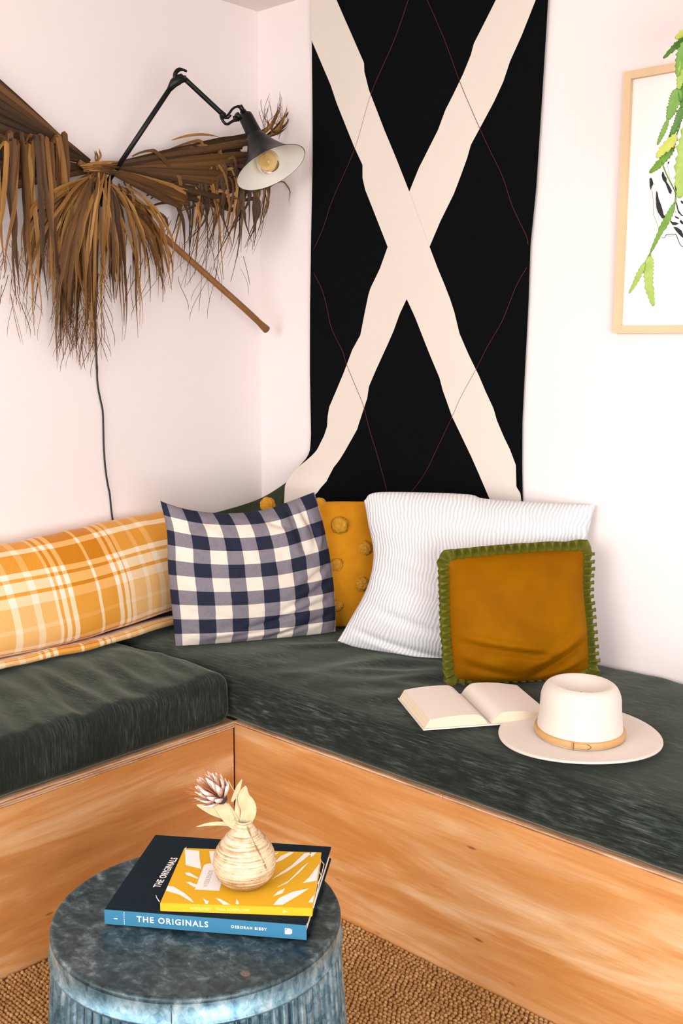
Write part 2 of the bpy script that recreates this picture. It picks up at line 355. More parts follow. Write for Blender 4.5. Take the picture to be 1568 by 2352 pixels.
M_POT = plain('white_ceramic_pot', '#d8d0c8', .5)

# ================================================================= the room
CH = 2.483; BR = .763; BL = .7005; PH = .42; SEAT = .546
def struct(name, a, b, mat):
    m = MB(); m.box(a, b); o = m.build(name, mat, None, False); tag(o, kind='structure'); return o
tag(struct('wall_left', (-.12, -6, 0), (0, .12, CH), M_WALL), 'white plaster wall behind the palm frond and lamp')
tag(struct('wall_right', (0, 0, 0), (4.6, .12, CH), M_WALL), 'white plaster wall behind the black tapestry')
tag(struct('ceiling', (-.12, -3.6, CH), (4.6, .12, CH+.1), M_CEIL), 'white ceiling')
tag(struct('floor', (-.12, -6, -.1), (4.6, .12, 0), M_FLOOR), 'floor under the jute rug')

# ================================================================= jute rug
rug = thing('jute_rug', (1.6, -1.7, 0), 'natural woven jute rug on the floor below the plywood benches', 'rug')
m = MB(); m.box((BL+.002, -3.2, .0), (3.4, -BR-.002, .006)); m.build('backing', M_RUGB, rug, False)
def rug_knots():
    V = []; F = []; rnd = random.Random(5); dy = .0098; dx = .0118; j = 0; y = -BR-.006
    while y > -1.95:
        x = BL+.006 + rnd.random()*dx
        while x < 2.05:
            if (x-1.482)**2+(y+1.5395)**2 > .235**2:
                a = rnd.uniform(-.45, .15); L = dx*rnd.uniform(.5, .68); Wd = dy*rnd.uniform(.48, .6); H = .0045+rnd.random()*.0028
                ca, sa = math.cos(a), math.sin(a); n = len(V); cx = x+rnd.uniform(-.001, .001); cy = y+rnd.uniform(-.001, .001)
                for (s, h) in ((1, .003), (.72, .006+H*.62)):
                    for k in range(6):
                        t = k*math.pi/3; ux = math.cos(t)*L*s; uy = math.sin(t)*Wd*s
                        V.append((cx+ux*ca-uy*sa, cy+ux*sa+uy*ca, h))
                V.append((cx, cy, .006+H))
                for k in range(6):
                    q = (k+1) % 6; F.append((n+k, n+q, n+6+q, n+6+k)); F.append((n+6+k, n+6+q, n+12))
            x += dx*rnd.uniform(.9, 1.15)
        y -= dy
    return V, F
V, F = rug_knots(); tag(mk('woven_knots', V, F, M_RUG, rug), kind='stuff')

# ================================================================= benches
def joint_x(px, py): return ony(px, py, -BR).x
bl = thing('bench_base', (BL/2, -2, 0), 'plywood bench base along the left wall, under the shorter dark seat cushion', 'bench', 'plywood corner benches')
m = MB(); m.box((BL-.018, -3.4, 0.004), (BL, -BR-.0045, PH-.0195)); m.build('front_panel', M_WY, bl, False)
m = MB(); m.box((.005, -3.4, PH-.018), (BL+.0015, -BR-.001, PH)); m.build('seat_board', M_PY, bl, False)
m = MB(); m.box((.005, -3.4, .004), (.04, -BR-.02, PH-.019)); m.build('back_board', M_WY, bl, False)
br = thing('bench_base', (2, -BR/2, 0), 'plywood bench base along the tapestry wall, its long front panel facing the table', 'bench', 'plywood corner benches')
m = MB(); m.box((BL-.0, -BR, .004), (3.6, -BR+.018, PH-.0095)); m.build('front_panel', M_WX, br, False)
jx = joint_x(1017, 1830)
m = MB(); m.box((BL+.0005, -BR-.0012, PH-.009), (jx-.0006, -.01, PH)); m.build('seat_board', M_PX, br, False)
m = MB(); m.box((jx+.0006, -BR-.0012, PH-.009), (3.6, -.01, PH)); m.build('seat_board', M_PX, br, False)
m = MB(); m.box((.005, -BR+.0, .004), (BL-.02, -BR+.018, PH-.02)); m.build('inner_panel', M_WX, br, False)

# ================================================================= seat cushions
def cushion(name, L0, L1, D0, D1, Z0, Z1, axis, mat, wr, rc=.035, nl=170):
    # rounded-rectangle section swept along its length; wr(len, depth 0..1 from wall, side) -> height offset
    sec = []
    def arc(cx, cz, a0, a1, n=7):
        for k in range(n+1):
            a = lerp(a0, a1, k/n); sec.append((cx+rc*math.cos(a), cz+rc*math.sin(a)))
    d, h = D1-D0, Z1-Z0
    hp = math.pi/2; rb = rc
    arc(d-rb, h-rb, 0, hp)
    for k in range(1, 40): sec.append((lerp(d-rb, rb, k/40), h))
    arc(rb, h-rb, hp, 2*hp); arc(rb, rb, 2*hp, 3*hp, 4)
    for k in range(1, 6): sec.append((lerp(rb, d-rb, k/6), 0))
    arc(d-rb, rb, 3*hp, 4*hp, 4)
    for k in range(1, 7): sec.append((d, lerp(rb, h-rb, k/7)))
    V = []; F = []; m_ = len(sec); S = []
    LL = L1-L0
    for i in range(nl+1):
        S.append((lerp(0, 1, i/nl), 0))
    ends = [.0, .0]
    ring = []
    for k in range(6): ring.append((rc*(1-math.cos(k/6*hp)), rc*(1-math.sin(k/6*hp))))
    st = [(a, ins) for a, ins in ring] + [(lerp(rc, LL-rc, i/nl), 0) for i in range(nl+1)] + [(LL-a, ins) for a, ins in ring[::-1]]
    for s, ins in st:
        for (u, w) in sec:
            cu, cw = u-d/2, w-h/2
            fu = (d/2-ins)/(d/2); fw = (h/2-ins)/(h/2)
            u2, w2 = d/2+cu*fu, h/2+cw*fw
            l = L0+s
            top = sstep(.3, .95, w2/h); front = sstep(.8, 1, u2/d)
            dz = wr(l, u2/d)*top; 
            dn = .006*mnoise.noise(Vector((l*3, w2*10, 7)))*front + .003*mnoise.noise(Vector((l*14, w2*6, 2)))*front
            p = (l, -(D0+u2+dn), Z0+w2+dz) if axis == 'x' else (D0+u2+dn, l, Z0+w2+dz)
            V.append(p)
    n = len(st)
    for i in range(n-1):
        for k in range(m_):
            f = (i*m_+k, i*m_+(k+1) % m_, (i+1)*m_+(k+1) % m_, (i+1)*m_+k); F.append(f)
    F.append(tuple(range(m_))); F.append(tuple((n-1)*m_+k for k in range(m_))[::-1])
    return mk(name, V, F, mat)
def wrR(l, u):
    z = .004*mnoise.noise(Vector((l*2.2, u*2, 1))) 
    r = mnoise.noise(Vector((l*7+u*5, u*1.6-l*2, 5))); z += .008*max(0, 1-abs(r)*3)*sstep(.5, .2, abs(l-.95))*sstep(.2, .5, u)*sstep(.95, .8, u) 
    z += .0025*mnoise.noise(Vector((l*9, u*5, 15)))
    return z - .006*sstep(.85, 1, u) + .004*sstep(.12, 0, u)*mnoise.noise(Vector((l*14, 0, 0)))
def wrL(l, u):
    z = .004 + .006*mnoise.noise(Vector((l*2., u*2, 31)))
    r = mnoise.noise(Vector((l*13+u*2.2, u*1.3, 9))); z += .013*(1-abs(r)*2.2 if abs(r) < .45 else 0)*sstep(.25, .6, u)
    z += .003*mnoise.noise(Vector((l*25, u*4, 3)))
    return z
c = cushion('seat_cushion', .004, 3.3, .002, BR+.012, PH, SEAT, 'x', M_SX, wrR, .034, 230)
tag(c, 'long charcoal green chenille seat cushion with the open book and hat on it', 'cushion', 'bench seat cushions')
c = cushion('seat_cushion', -3.2, -BR-.012, .002, BL+.010, PH, SEAT, 'y', M_SY, wrL, .034, 230)
tag(c, 'rumpled charcoal green seat cushion under the yellow plaid blanket', 'cushion', 'bench seat cushions')

# ================================================================= tapestry
TY = -.014
def xz(pl):
    r = []
    for px, py in pl:
        p = ony(px, py, TY); r.append((-p.z, p.x))
    r.sort(); return r
tapL = xz([(715,0),(717,200),(718,380),(714,560),(712,707),(712,860),(714,1000),(711,1050),(703,1077),(697,1110),(695,1160)])
tapR = xz([(1257,0),(1244,204),(1229,434),(1216,561),(1211,689),(1203,842),(1197,969),(1196,1071),(1197,1153)])
def ty(x, z):
    b = .085*sstep(1.06, .93, z)*sstep(.52, .26, x)
    return TY - b - .004*math.sin(x*9+.6)*sstep(2.4, 1.4, z) - .002*mnoise.noise(Vector((x*6, z*3, 4)))
ZT, ZB = CH-.006, .80
tap = thing('wall_tapestry', (.66, TY, ZT), 'black cotton wall hanging with a large cream cross and thin red stitching', 'tapestry')
def cloth(u, v, off=0, l=tapL, r=tapR, z0=ZB, z1=ZT):
    z = lerp(z1, z0, v); x = lerp(interp(l, -z), interp(r, -z), u); return Vector((x, ty(x, z)-off, z))
m = MB(); m.grid(lambda u, v: cloth(u, v), 60, 120, True)
m.grid(lambda u, v: cloth(u, v, -.003), 60, 120)
for u in (0, 1):
    m.grid(lambda a, v, u=u: cloth(u, v, -.003*a), 1, 120, u == 0)
o = m.build('black_cloth', M_BLACK, tap)
A_l = [(714,86),(760,195),(774,237),(814,337),(833,379),(833,409),(839,436),(890.5,566),(935,686.8),(955,729),(990.5,817),(1012,867.6),(1019,894.7),(1041,957),(1058,992),(1085,1049),(1100,1084),(1125,1145),(1140,1185)]
A_r = [(773.8,0),(810,82),(837,145),(837.7,164.6),(848,207),(883,298.5),(913.5,371),(941.4,440),(988.8,566.8),(1007,614),(1022.6,651),(1036,685),(1046,715.5),(1058,766),(1078,813.6),(1102,864),(1117,900),(1134.5,938),(1142,965),(1157.5,1003),(1171,1032),(1184,1068),(1185,1118),(1194,1133),(1196,1150)]
B_l = [(1139,0),(1088.7,100),(1082,126),(1064.6,170),(1041.7,218),(1024,252.6),(1007,298.5),(963,386.5),(941.4,440),(890.7,566.8),(872,617),(850,661.4),(845,676.6),(835,725.6),(826.5,769.6),(808,803),(787.6,857.5),(755.5,935),(752,957),(750.7,980),(744,1001),(729,1032),(702,1076),(695,1126),(694,1150)]
B_r = [(1231,0),(1198.6,82),(1171.8,141.6),(1156.5,187.5),(1135.4,233.5),(1101,298.5),(1082.6,333),(1074,363.6),(1058.9,405.7),(1043.6,446),(1013,509),(988.9,566.4),(935,686),(917.8,722),(904,759.5),(889,793),(862,850.7),(845.8,888),(841.7,915),(822.6,972.7),(818.8,986),(786.3,1045),(774.8,1072),(771,1103),(759.5,1126),(748,1142)]
for off, l, r in ((.0028, A_l, A_r), (.0020, B_l, B_r)):
    L, Rr = xz(l), xz(r)
    def band(u, v, L=L, Rr=Rr, off=off):
        z = lerp(ZT, ZB+.01, v); a = max(interp(L, -z), interp(tapL, -z)+.0005); b = min(max(interp(Rr, -z), a+.0005), interp(tapR, -z)-.0005)
        x = lerp(min(a, b), b, u); return Vector((x, ty(x, z)-off, z))
    m = MB(); m.grid(band, 10, 420, True); o = m.build('cream_band', M_CREAM, tap)
red = [[(942,-10),(906,92),(854,212),(816,340),(766,455),(743,524),(721,574)],[(721,626),(740,665),(752,712),(762,756),(786,807),(796,840),(828,918),(836,942),(847.5,988),(866.7,1049),(889.6,1130)],
       [(978,-10),(1020.6,88),(1057,187.5),(1085.7,256),(1120,333),(1154.5,405.7),(1177.5,474.5),(1208,540),(1213,562)],[(1210,614),(1185,658),(1154,736),(1122,793),(1097,844),(1061,911.6),(1041,957),(1008,1026),(977.6,1087.5),(947,1130)]]
for pl in red:
    pts = []
    for p in catmull([(a, b, 0) for a, b in pl], 6):
        q = ony(p.x, p.y, TY); pts.append(Vector((q.x, ty(q.x, q.z)-.0026, min(q.z, ZT-.001))))
    m = MB(); m.tube(pts, .00075, 5); m.build('stitch_line', M_RED, tap)

# ================================================================= pillows
def pillow(name, B, R_, T, L, p0, nrm, tf, tb, mat, parent=None, wr=None, n=54, exp=(2.6, .62), prof=None):
    un = lambda pl: [onp(a, b, p0, nrm) if not isinstance(a, Vector) else a for a, b in pl]
    B, R_, T, L = [catmull(un(q), 8) if len(q) > 2 else un(q) for q in (B, R_, T, L)]
    c00, c10, c11, c01 = B[0], B[-1], T[-1], T[0]
    def coons(u, v):
        b, t, l, r = polyeval(B, u), polyeval(T, u), polyeval(L, v), polyeval(R_, v)
        return b*(1-v)+t*v+l*(1-u)+r*u - (c00*(1-u)*(1-v)+c10*u*(1-v)+c01*(1-u)*v+c11*u*v)
    def pr(u, v):
        a = max(0, 1-abs(2*u-1)**exp[0])**exp[1]; b = max(0, 1-abs(2*v-1)**exp[0])**exp[1]; return a*b
    toc = nrm if nrm.dot(CAM-p0) > 0 else -nrm
    gr = [.5-.5*math.cos(math.pi*i/n) for i in range(n+1)]
    def front(u, v):
        i, j = gr[round(u*n)], gr[round(v*n)]; p = coons(i, j); k = pr(i, j)
        d = tf*k
        if wr: d += wr(i, j)*min(1, k*2.2)
        q = p + toc*d; q.z = max(q.z, SEAT+.008); return q
    def back(u, v):
        i, j = gr[round(u*n)], gr[round(v*n)]; q = coons(i, j) - toc*tb*pr(i, j); q.z = max(q.z, SEAT+.008); return q
    m = MB(); m.grid(front, n, n); 
    m.UV = [(gr[round(a*n)], gr[round(b*n)]) for a, b in m.UV]
    m.grid(back, n, n, True)
    o = m.build(name, mat, parent)
    return o, coons, toc, front
def plane_from(bl_, br_, tilt):
    # pillow plane through a bottom edge on the seat, leaning back by tilt (away from the camera)
    e = (br_-bl_); e.z = 0; e.normalize(); inw = Vector((-e.y, e.x, 0))
    if inw.dot(CAM-bl_) > 0: inw = -inw
    up = Vector((0, 0, 1))*math.cos(tilt) + inw*math.sin(tilt)
    return bl_, e.cross(up).normalized()
def crease(u, v, u0, v0, u1, v1, amp, w):
    dx, dy = u1-u0, v1-v0; l2 = dx*dx+dy*dy; t = max(0, min(1, ((u-u0)*dx+(v-v0)*dy)/l2)); d = math.hypot(u-u0-t*dx, v-v0-t*dy)
    return amp*math.exp(-(d/w)**2)*math.sin(math.pi*min(1, max(0, .08+t*.84)))
Z = SEAT+.012
# --- dark green cushion tucked in the corner
g0, gn = plane_from(Vector((.05, -.44, Z)), Vector((.44, -.07, Z)), .10)
gTR = ony(728, 1050, -.008); gTL = onx(445, 1187, .02)
o, *_ = pillow('corner_cushion', [(Vector((.09, -.38, Z)), 0), (Vector((.44, -.06, Z)), 0)], [(Vector((.44, -.06, Z)), 0), (gTR, 0)],
    [(gTL, 0), (onx(500, 1176, .015), 0), (onx(590, 1148, .028), 0), (ony(650, 1113, -.045), 0), (ony(700, 1072, -.022), 0), (gTR, 0)], [(Vector((.09, -.38, Z)), 0), (gTL, 0)],
    g0, gn, .05, .02, M_GREEN, wr=lambda u, v: .006*mnoise.noise(Vector((u*9, v*7, 3))) + crease(u, v, .75, .95, .55, .7, .01, .02))
tag(o, 'dark green velvet cushion tucked into the wall corner behind the gingham pillow', 'cushion', 'scatter cushions on the corner bench')
# --- mustard pillow with tufts
m0, mn = plane_from(Vector((.30, -.47, Z)), Vector((.66, -.16, Z)), .20)
mus = thing('tufted_pillow', m0, 'mustard yellow wool pillow dotted with round yarn tufts', 'pillow', 'scatter cushions on the corner bench')
o, mco, mto, mfr = pillow('pillow_cover', [(560, 1430), (700, 1450), (790, 1452), (900, 1440)], [(900, 1440), (890, 1300), (836, 1152)], [(604, 1182), (680, 1158), (760, 1152), (836, 1152)], [(560, 1430), (590, 1300), (604, 1182)], m0, mn, .055, .05, M_MUST, mus, wr=lambda u, v: .003*mnoise.noise(Vector((u*8, v*8, 1))))
def tuft(px, py, rpx, dn=.03, seed=0):
    d = (onp(px, py, m0, mn)-CAM).length; p = onp(px, py, m0+mto*dn, mn); r = rpx*d/FPX
    V = []; F = []; nu, nv = 22, 12; rr = random.Random(seed)
    e1 = mn.orthogonal().normalized(); e2 = mn.cross(e1)
    for j in range(nv+1):
        a = math.pi*.5*j/nv
        for i in range(nu):
            b = 2*math.pi*i/nu
            k = r*(1+.22*mnoise.noise(Vector((math.cos(b)*4*math.sin(a)+seed*3, math.sin(b)*4*math.sin(a), math.cos(a)*4))))
            V.append(p + (e1*math.cos(b)+e2*math.sin(b))*k*math.sin(a) + mto*k*.62*math.cos(a))
    for j in range(nv):
        for i in range(nu): F.append((j*nu+i, (j+1)*nu+i, (j+1)*nu+(i+1) % nu, j*nu+(i+1) % nu))
    mk('yarn_tuft', V, F, M_POM, mus)
for k, (px, py, r, dn) in enumerate(((780,1207,20,.045),(836,1260,17,.035),(772,1297,16,.05),(832,1342,16,.045),(774,1390,14,.045),(615,1160,18,.0),(735,1158,15,.0),(660,1250,18,.05),(650,1350,18,.05),(700,1400,16,.05))): tuft(px, py, r, dn, k)
# --- gingham pillow
q0, qn = plane_from(Vector((.405, -.705, Z)), Vector((.630, -.285, Z)), .20)
def wg(u, v):
    z = .004*mnoise.noise(Vector((u*6, v*6, 2)))+.0025*mnoise.noise(Vector((u*18+v*4, v*16, 8)))
    for a in ((.35,.10,.95,.26,-.010,.018),(.5,.02,1,.16,-.010,.02),(.3,.03,.8,.10,.007,.02),(.62,.22,.99,.40,-.011,.022),(.72,.36,1,.52,-.010,.02),(.78,.95,.80,.62,-.014,.022),(.86,.97,.90,.7,-.012,.02),(.6,.93,.78,.80,-.010,.02),(.9,.6,.98,.8,.010,.02),(.08,.8,.3,.95,-.007,.02),(.1,.05,.5,.12,.006,.02)): z += crease(u, v, *a)
    return z*sstep(0, .06, u)*1.5 + .0022*mnoise.noise(Vector((u*30, v*34, 12)))
o, *_ = pillow('gingham_pillow', [(404,1490),(450,1486),(600,1474),(700,1464),(770,1457)], [(770,1457),(770,1400),(762,1310),(745,1215),(722,1130)], [(368,1150),(385,1157),(440,1172),(520,1179),(600,1172),(655,1155),(722,1130)], [(404,1490),(395,1400),(386,1310),(383,1220),(368,1150)], q0, qn, .085, .05, M_GING, wr=wg, n=90)
tag(o, 'crumpled navy and cream gingham check linen pillow', 'pillow', 'scatter cushions on the corner bench')
# --- white ribbed pillow
w0, wn = plane_from(onz(775, 1478, Z), Vector((1.30, -.13, Z)), .22)
def ww(u, v):
    z = .005*mnoise.noise(Vector((u*5, v*5, 22)))
    for a in ((.0,.12,.55,.04,-.012,.02),(.05,.5,.45,.35,-.008,.02),(.1,.62,.4,.5,.006,.02),(.05,.3,.5,.18,-.010,.02),(.1,.08,.6,.0,.010,.02)): z += crease(u, v, *a)
    return z
o, *_ = pillow('ribbed_pillow', [(775,1472),(860,1502),(960,1522),(1060,1532),(1300,1525)], [(1300,1525),(1325,1400),(1345,1250),(1366,1160)], [(836,1150),(865,1131),(1000,1132),(1080,1136),(1120,1146),(1300,1157),(1366,1160)], [(775,1472),(800,1430),(843,1350),(858,1275),(845,1200),(836,1150)], w0, wn, .10, .05, M_RIB, wr=ww, n=70)
tag(o, 'large white ribbed cotton pillow leaning below the tapestry', 'pillow', 'scatter cushions on the corner bench')
hem0 = w0 - wn*(.03 if wn.dot(CAM-w0) > 0 else -.03)
# --- mustard velvet cushion with olive ruffle
v0, vn = plane_from(onz(1030, 1566, Z), onz(1368, 1548, Z), .20)
vel = thing('velvet_pillow', v0, 'small mustard velvet pillow with an olive green ruffled edge', 'pillow', 'scatter cushions on the corner bench')
def wv(u, v):
    z = .003*mnoise.noise(Vector((u*5, v*5, 41)))
    for a in ((.03,.38,.62,.24,.020,.03),(.05,.31,.7,.19,-.018,.025),(.5,.12,.98,.36,.020,.035),(.55,.05,.98,.26,-.020,.028),(.05,.14,.45,.05,-.010,.025),(.6,.02,1,.14,.010,.03),(.02,.22,.35,.13,.008,.03)): z += crease(u, v, *a)
    return z
VB = [(1040,1560),(1120,1568),(1250,1562),(1352,1540)]; VR = [(1352,1540),(1346,1440),(1338,1350),(1342,1262)]; VT = [(1026,1284),(1100,1276),(1230,1266),(1342,1262)]; VL = [(1040,1560),(1032,1460),(1028,1360),(1026,1284)]
o, vco, vto, vfr = pillow('pillow_cover', VB, VR, VT, VL, v0, vn, .075, .05, M_VELVET, vel, wr=wv, n=60)
def ruffle():
    m = MB(); N = 1100; W_ = .026; pts = []
    ctr = vco(.5, .5)
    def per(s):
        s = s % 4; k = int(s); f = s-k
        return vco(*((f, 0), (1, f), (1-f, 1), (0, 1-f))[k])
    V = []; F = []; UV = []; rows = 6
    P0 = [per(4*i/N) for i in range(N)]; P = [sum((P0[(i+k) % N] for k in range(-9, 10)), Vector())/19 for i in range(N)]
    for i in range(N):
        s = 4*i/N; p = P[i]; t = (P[(i+9) % N]-P[(i-9) % N]).normalized(); out = t.cross(vto).normalized()
        if out.dot(p-ctr) < 0: out = -out
        cor = min(abs(s-round(s)), 1)
        ph = 2*math.pi*17*s + 1.4*mnoise.noise(Vector((s*3, 1, 0)))
        k = int(s) % 4; side = {0: 1.15, 1: 1.0, 2: 1.0, 3: 1.0}[k]
        w = W_*(1+.18*mnoise.noise(Vector((s*9, 5, 0))))*side
        cf = 1+.12*math.exp(-(cor/.04)**2)
        for r in range(rows):
            a = r/(rows-1); amp = .014*a**.6; sn = math.sin(ph); sn = math.copysign(abs(sn)**.6, sn)
            q = p + out*(w*a*cf*(1-.12*a) - .006*(1-a)) + vto*(amp*sn + .004 + .003*math.sin(a*3.1)) + t*(.0055*a*math.sin(ph*1+.9)*1.0 + .004*a*math.sin(2*ph))
            q.z = max(q.z, SEAT+.006+.004*abs(math.sin(ph))); V.append(q); UV.append((i/N, a))
    for i in range(N):
        for r in range(rows-1):
            j = (i+1) % N; F.append((i*rows+r, j*rows+r, j*rows+r+1, i*rows+r+1))
    m.add(V, F, UV); o = m.build('ruffle_trim', M_RUF, vel); tag(o, 'olive green velvet ruffle')
    md = o.modifiers.new('thickness', 'SOLIDIFY'); md.thickness = .002; md.offset = 0
ruffle()
# --- plaid blanket wrapped round a long back cushion
def plaid():
    bk = thing('plaid_blanket', (.14, -1.0, SEAT+.018), 'orange and cream plaid wool blanket wrapped over a long bolster', 'blanket', None)
    # section in x (away from the wall) and z, from bottom back over the top to the bottom front and under
    sec = [(.02, .00), (.012, .10), (.015, .20), (.035, .262), (.075, .292), (.12, .288), (.165, .262), (.21, .215), (.245, .155), (.262, .095), (.262, .05), (.246, .022), (.20, .006), (.12, .0)]
    pr = catmull([(a, b, 0) for a, b in sec], 6); n = len(pr); m = MB(); y0, y1 = -1.75, -.42; NL = 130
    def f(u, v):
        s = pr[round(v*(n-1))]; y = lerp(y0, y1, u)
        e = 1-.0*u; endt = sstep(1.0, .96, u)
        k = .012*mnoise.noise(Vector((y*4, s.y*9, s.x*8))) + .004*mnoise.noise(Vector((y*14, s.y*22, 3)))
        k += .008*math.sin((s.y*34+y*7))*sstep(.2, .05, s.y)*sstep(.12, .2, s.x)
        cx, cz = .13, .13
        x = cx+(s.x-cx)*(.55+.45*endt) + k*(s.x-cx)*4; z = cz+(s.y-cz)*(.6+.4*endt) + k*(s.y-cz)*4
        z += .018*sstep(-1.0, -.5, y)
        xo = -.03*sstep(-.95, -.55, y)
        return Vector((max(.006, x+xo), y, SEAT+.018+max(0, z)))
    m.grid(f, NL, n-1); 
    V = m.V; k = len(V); nu = NL+1
    m.F.append(tuple(j*nu+NL for j in range(n))); m.F.append(tuple(j*nu for j in range(n))[::-1])
    o = m.build('blanket_cloth', M_PLAID, bk)
    # folded lower edge peeking out underneath
    m = MB()
    def g(u, v):
        y = lerp(y0, -.56, u); w = .012*mnoise.noise(Vector((y*5, 2, 0)))
        a = lerp(-.5, math.pi*1.05, v); x = .235+.042*sstep(-.5, -.9, y)+w; 
        return Vector((x+.016*math.cos(a)-.06*sstep(.7, 1, v), y, SEAT+.028+.013*math.sin(a)+.006*mnoise.noise(Vector((y*8, 3, v)))))
    m.grid(g, 90, 14); o = m.build('folded_edge', M_PLAID, bk)
    md = o.modifiers.new('t', 'SOLIDIFY'); md.thickness = .003
plaid()

# ================================================================= open book
def open_book():
    G = onz(1124, 1666, SEAT+.010); w = Vector((.58, .815, 0)).normalized(); h = Vector((w.y, -w.x, 0)); h = h if h.dot(CAM-G) > 0 else -h
    bk = thing('open_book', G, 'open paperback book lying face up beside the felt hat', 'book')
    Hh = .212
    def block(sgn, name, wd, t_out, t_mid, lean):
        pr = []
        for k in range(25):
            s = k/24; z = t_mid*(1-(1-min(1, s/.22))**2.2)*(1) if s < .22 else lerp(t_mid, t_out, ((s-.22)/.78)**1.3)
            pr.append((s*wd+ .004, z + .004*math.sin(math.pi*s)))
        top = lambda u, v: G + w*sgn*pr[round(u*24)][0] - h*(Hh*v) + Vector((0, 0, .004+pr[round(u*24)][1]))
        m = MB(); m.grid(top, 24, 8, sgn < 0); pg = m.build('page', M_PAGE, bk)
        m = MB()
        bot = lambda u: G + w*sgn*(pr[round(u*24)][0]+lean*(round(u*24)/24)) + Vector((0, 0, .0035+.0*u))
        for v, fl in ((0, sgn > 0), (1, sgn < 0)):
            m.grid(lambda u, a, v=v: bot(u).lerp(top(u, 0), a) - h*(Hh*v), 24, 1, fl)
        m.grid(lambda u, a: bot(1).lerp(top(1, 0), a) - h*(Hh*u), 8, 1, sgn < 0)
        m.build('page_block', M_PAGES, bk, False)
    block(-1, 'left', .136, .019, .021, .012); block(1, 'right', .143, .012, .022, .008)
    m = MB()
    c0 = lambda a, b, z: G + w*a - h*b + Vector((0, 0, z))
    m.add([c0(-.155, -.002, 0), c0(.157, -.002, 0), c0(.157, Hh+.002, 0), c0(-.155, Hh+.002, 0), c0(-.155, -.002, .003), c0(.157, -.002, .003), c0(.157, Hh+.002, .003), c0(-.155, Hh+.002, .003)], [(0,3,2,1),(4,5,6,7),(0,1,5,4),(1,2,6,5),(2,3,7,6),(3,0,4,7)])
    m.build('cover', M_PAGE, bk, False)
open_book()

# ================================================================= felt hat
def hat():
    c = onz(1330, 1692, SEAT+.012); c.z = SEAT+.008
    ht = thing('felt_hat', c, 'cream wool felt hat with a teardrop crown and thin tan leather band', 'hat')
    fx = Vector((RT.x, RT.y, 0)).normalized(); fy = Vector((-fx.y, fx.x, 0))            # fy points away from the camera
    def P(r, a, z, ex=1., ey=1.): return c + fx*(r*ex*math.cos(a)) + fy*(r*ey*math.sin(a)) + Vector((0, 0, z))
    NA = 96
    def ringmesh(rows, name, mat, cap=False):
        V = []; F = []
        for row in rows:
            for k in range(NA): V.append(row(2*math.pi*k/NA))
        for i in range(len(rows)-1):
            for k in range(NA): F.append((i*NA+k, i*NA+(k+1) % NA, (i+1)*NA+(k+1) % NA, (i+1)*NA+k))
        return mk(name, V, F, mat, ht)
    R0 = .092; RB = .171
    def brimz(a, t): return .006 + .010*t**2*(.5-.5*math.cos(2*a)*1.0) * (1 if True else 0) + .004*t*math.cos(a) + .004*(1-t)
    def brow(t, dz): return lambda a: P(lerp(R0-.004, RB*(1+.015*math.cos(2*a+.4)), t), a, brimz(a, t)+dz, 1.0, 1.06)
    rows = [brow(t/10, .0022) for t in range(11)] + [brow(1.008, .0)] + [brow(1-t/10, -.0022) for t in range(11)]
    ringmesh(rows, 'brim', M_HAT)
    # crown: wall then top edge then teardrop dent
    def crown(rr, z, dent=0., ex=1., ey=1.08): return lambda a: P(rr, a, z - dent, ex, ey)
    rows = [crown(R0+.002, .008), crown(R0, .014), crown(R0-.001, .03), crown(R0-.004, .055), crown(R0-.006, .08)]
    zt = .125
    for k in range(1, 8):
        a = k/7*math.pi/2; rr = lerp(R0-.006, R0-.006-.022, 1-math.cos(a)); rows.append(crown(rr, lerp(.085, zt, math.sin(a)), 0, 1, 1.08))
    def toprow(s):
        def g(a):
            r = (R0-.028)*s
            x, y = r*math.cos(a), r*math.sin(a)*1.08
            d = sstep(1, .45, s)*(.030)
            front = .006*math.cos(a+2.5)*s
            return c + fx*x + fy*y + Vector((0, 0, zt + .003*math.sin(math.pi*min(1, s)) - d + .010*sstep(.5, 0, s) + front*.3))
        return g
    for s in (.97, .92, .86, .8, .72, .64, .56, .48, .38, .26, .14, .03): rows.append(toprow(s))
    ringmesh(rows, 'crown', M_HAT)
    band = [crown(R0+.0045, .0145), crown(R0+.0055, .017), crown(R0+.005, .026), crown(R0+.0035, .0285), crown(R0-.001, .0285)]
    b = ringmesh(band, 'hat_band', M_LEATH); tag(b, 'tan leather band')
    # tab end of the band with its keeper
    a0 = -math.pi/2-.36
    m = MB()
    def tab(u, v):
        a = a0 - .04 + .40*u; hgt = .0055*math.sqrt(max(0, 1-max(0, (u-.78)/.22)**2)); p = P(R0+.0072, a, .0215 + lerp(-hgt, hgt, v), 1, 1.08); return p
    m.grid(tab, 20, 4); o = m.build('band_tab', M_LEATH, ht); md = o.modifiers.new('t', 'SOLIDIFY'); md.thickness = .0016
    m = MB(); m.tube([P(R0+.009, a0, .0135+.016*k/5, 1, 1.08) for k in range(6)], .0008, 6)
    m.build('band_keeper', M_STITCH, ht); m = MB()
    m.tube([tab(.78+.22*math.sin(t), .5+.5*math.cos(t)) + (CAM-c).normalized()*.001 for t in [math.pi*k/12 for k in range(13)]], .0005, 5)
    m.build('tab_stitch', M_STITCH, ht)
hat()

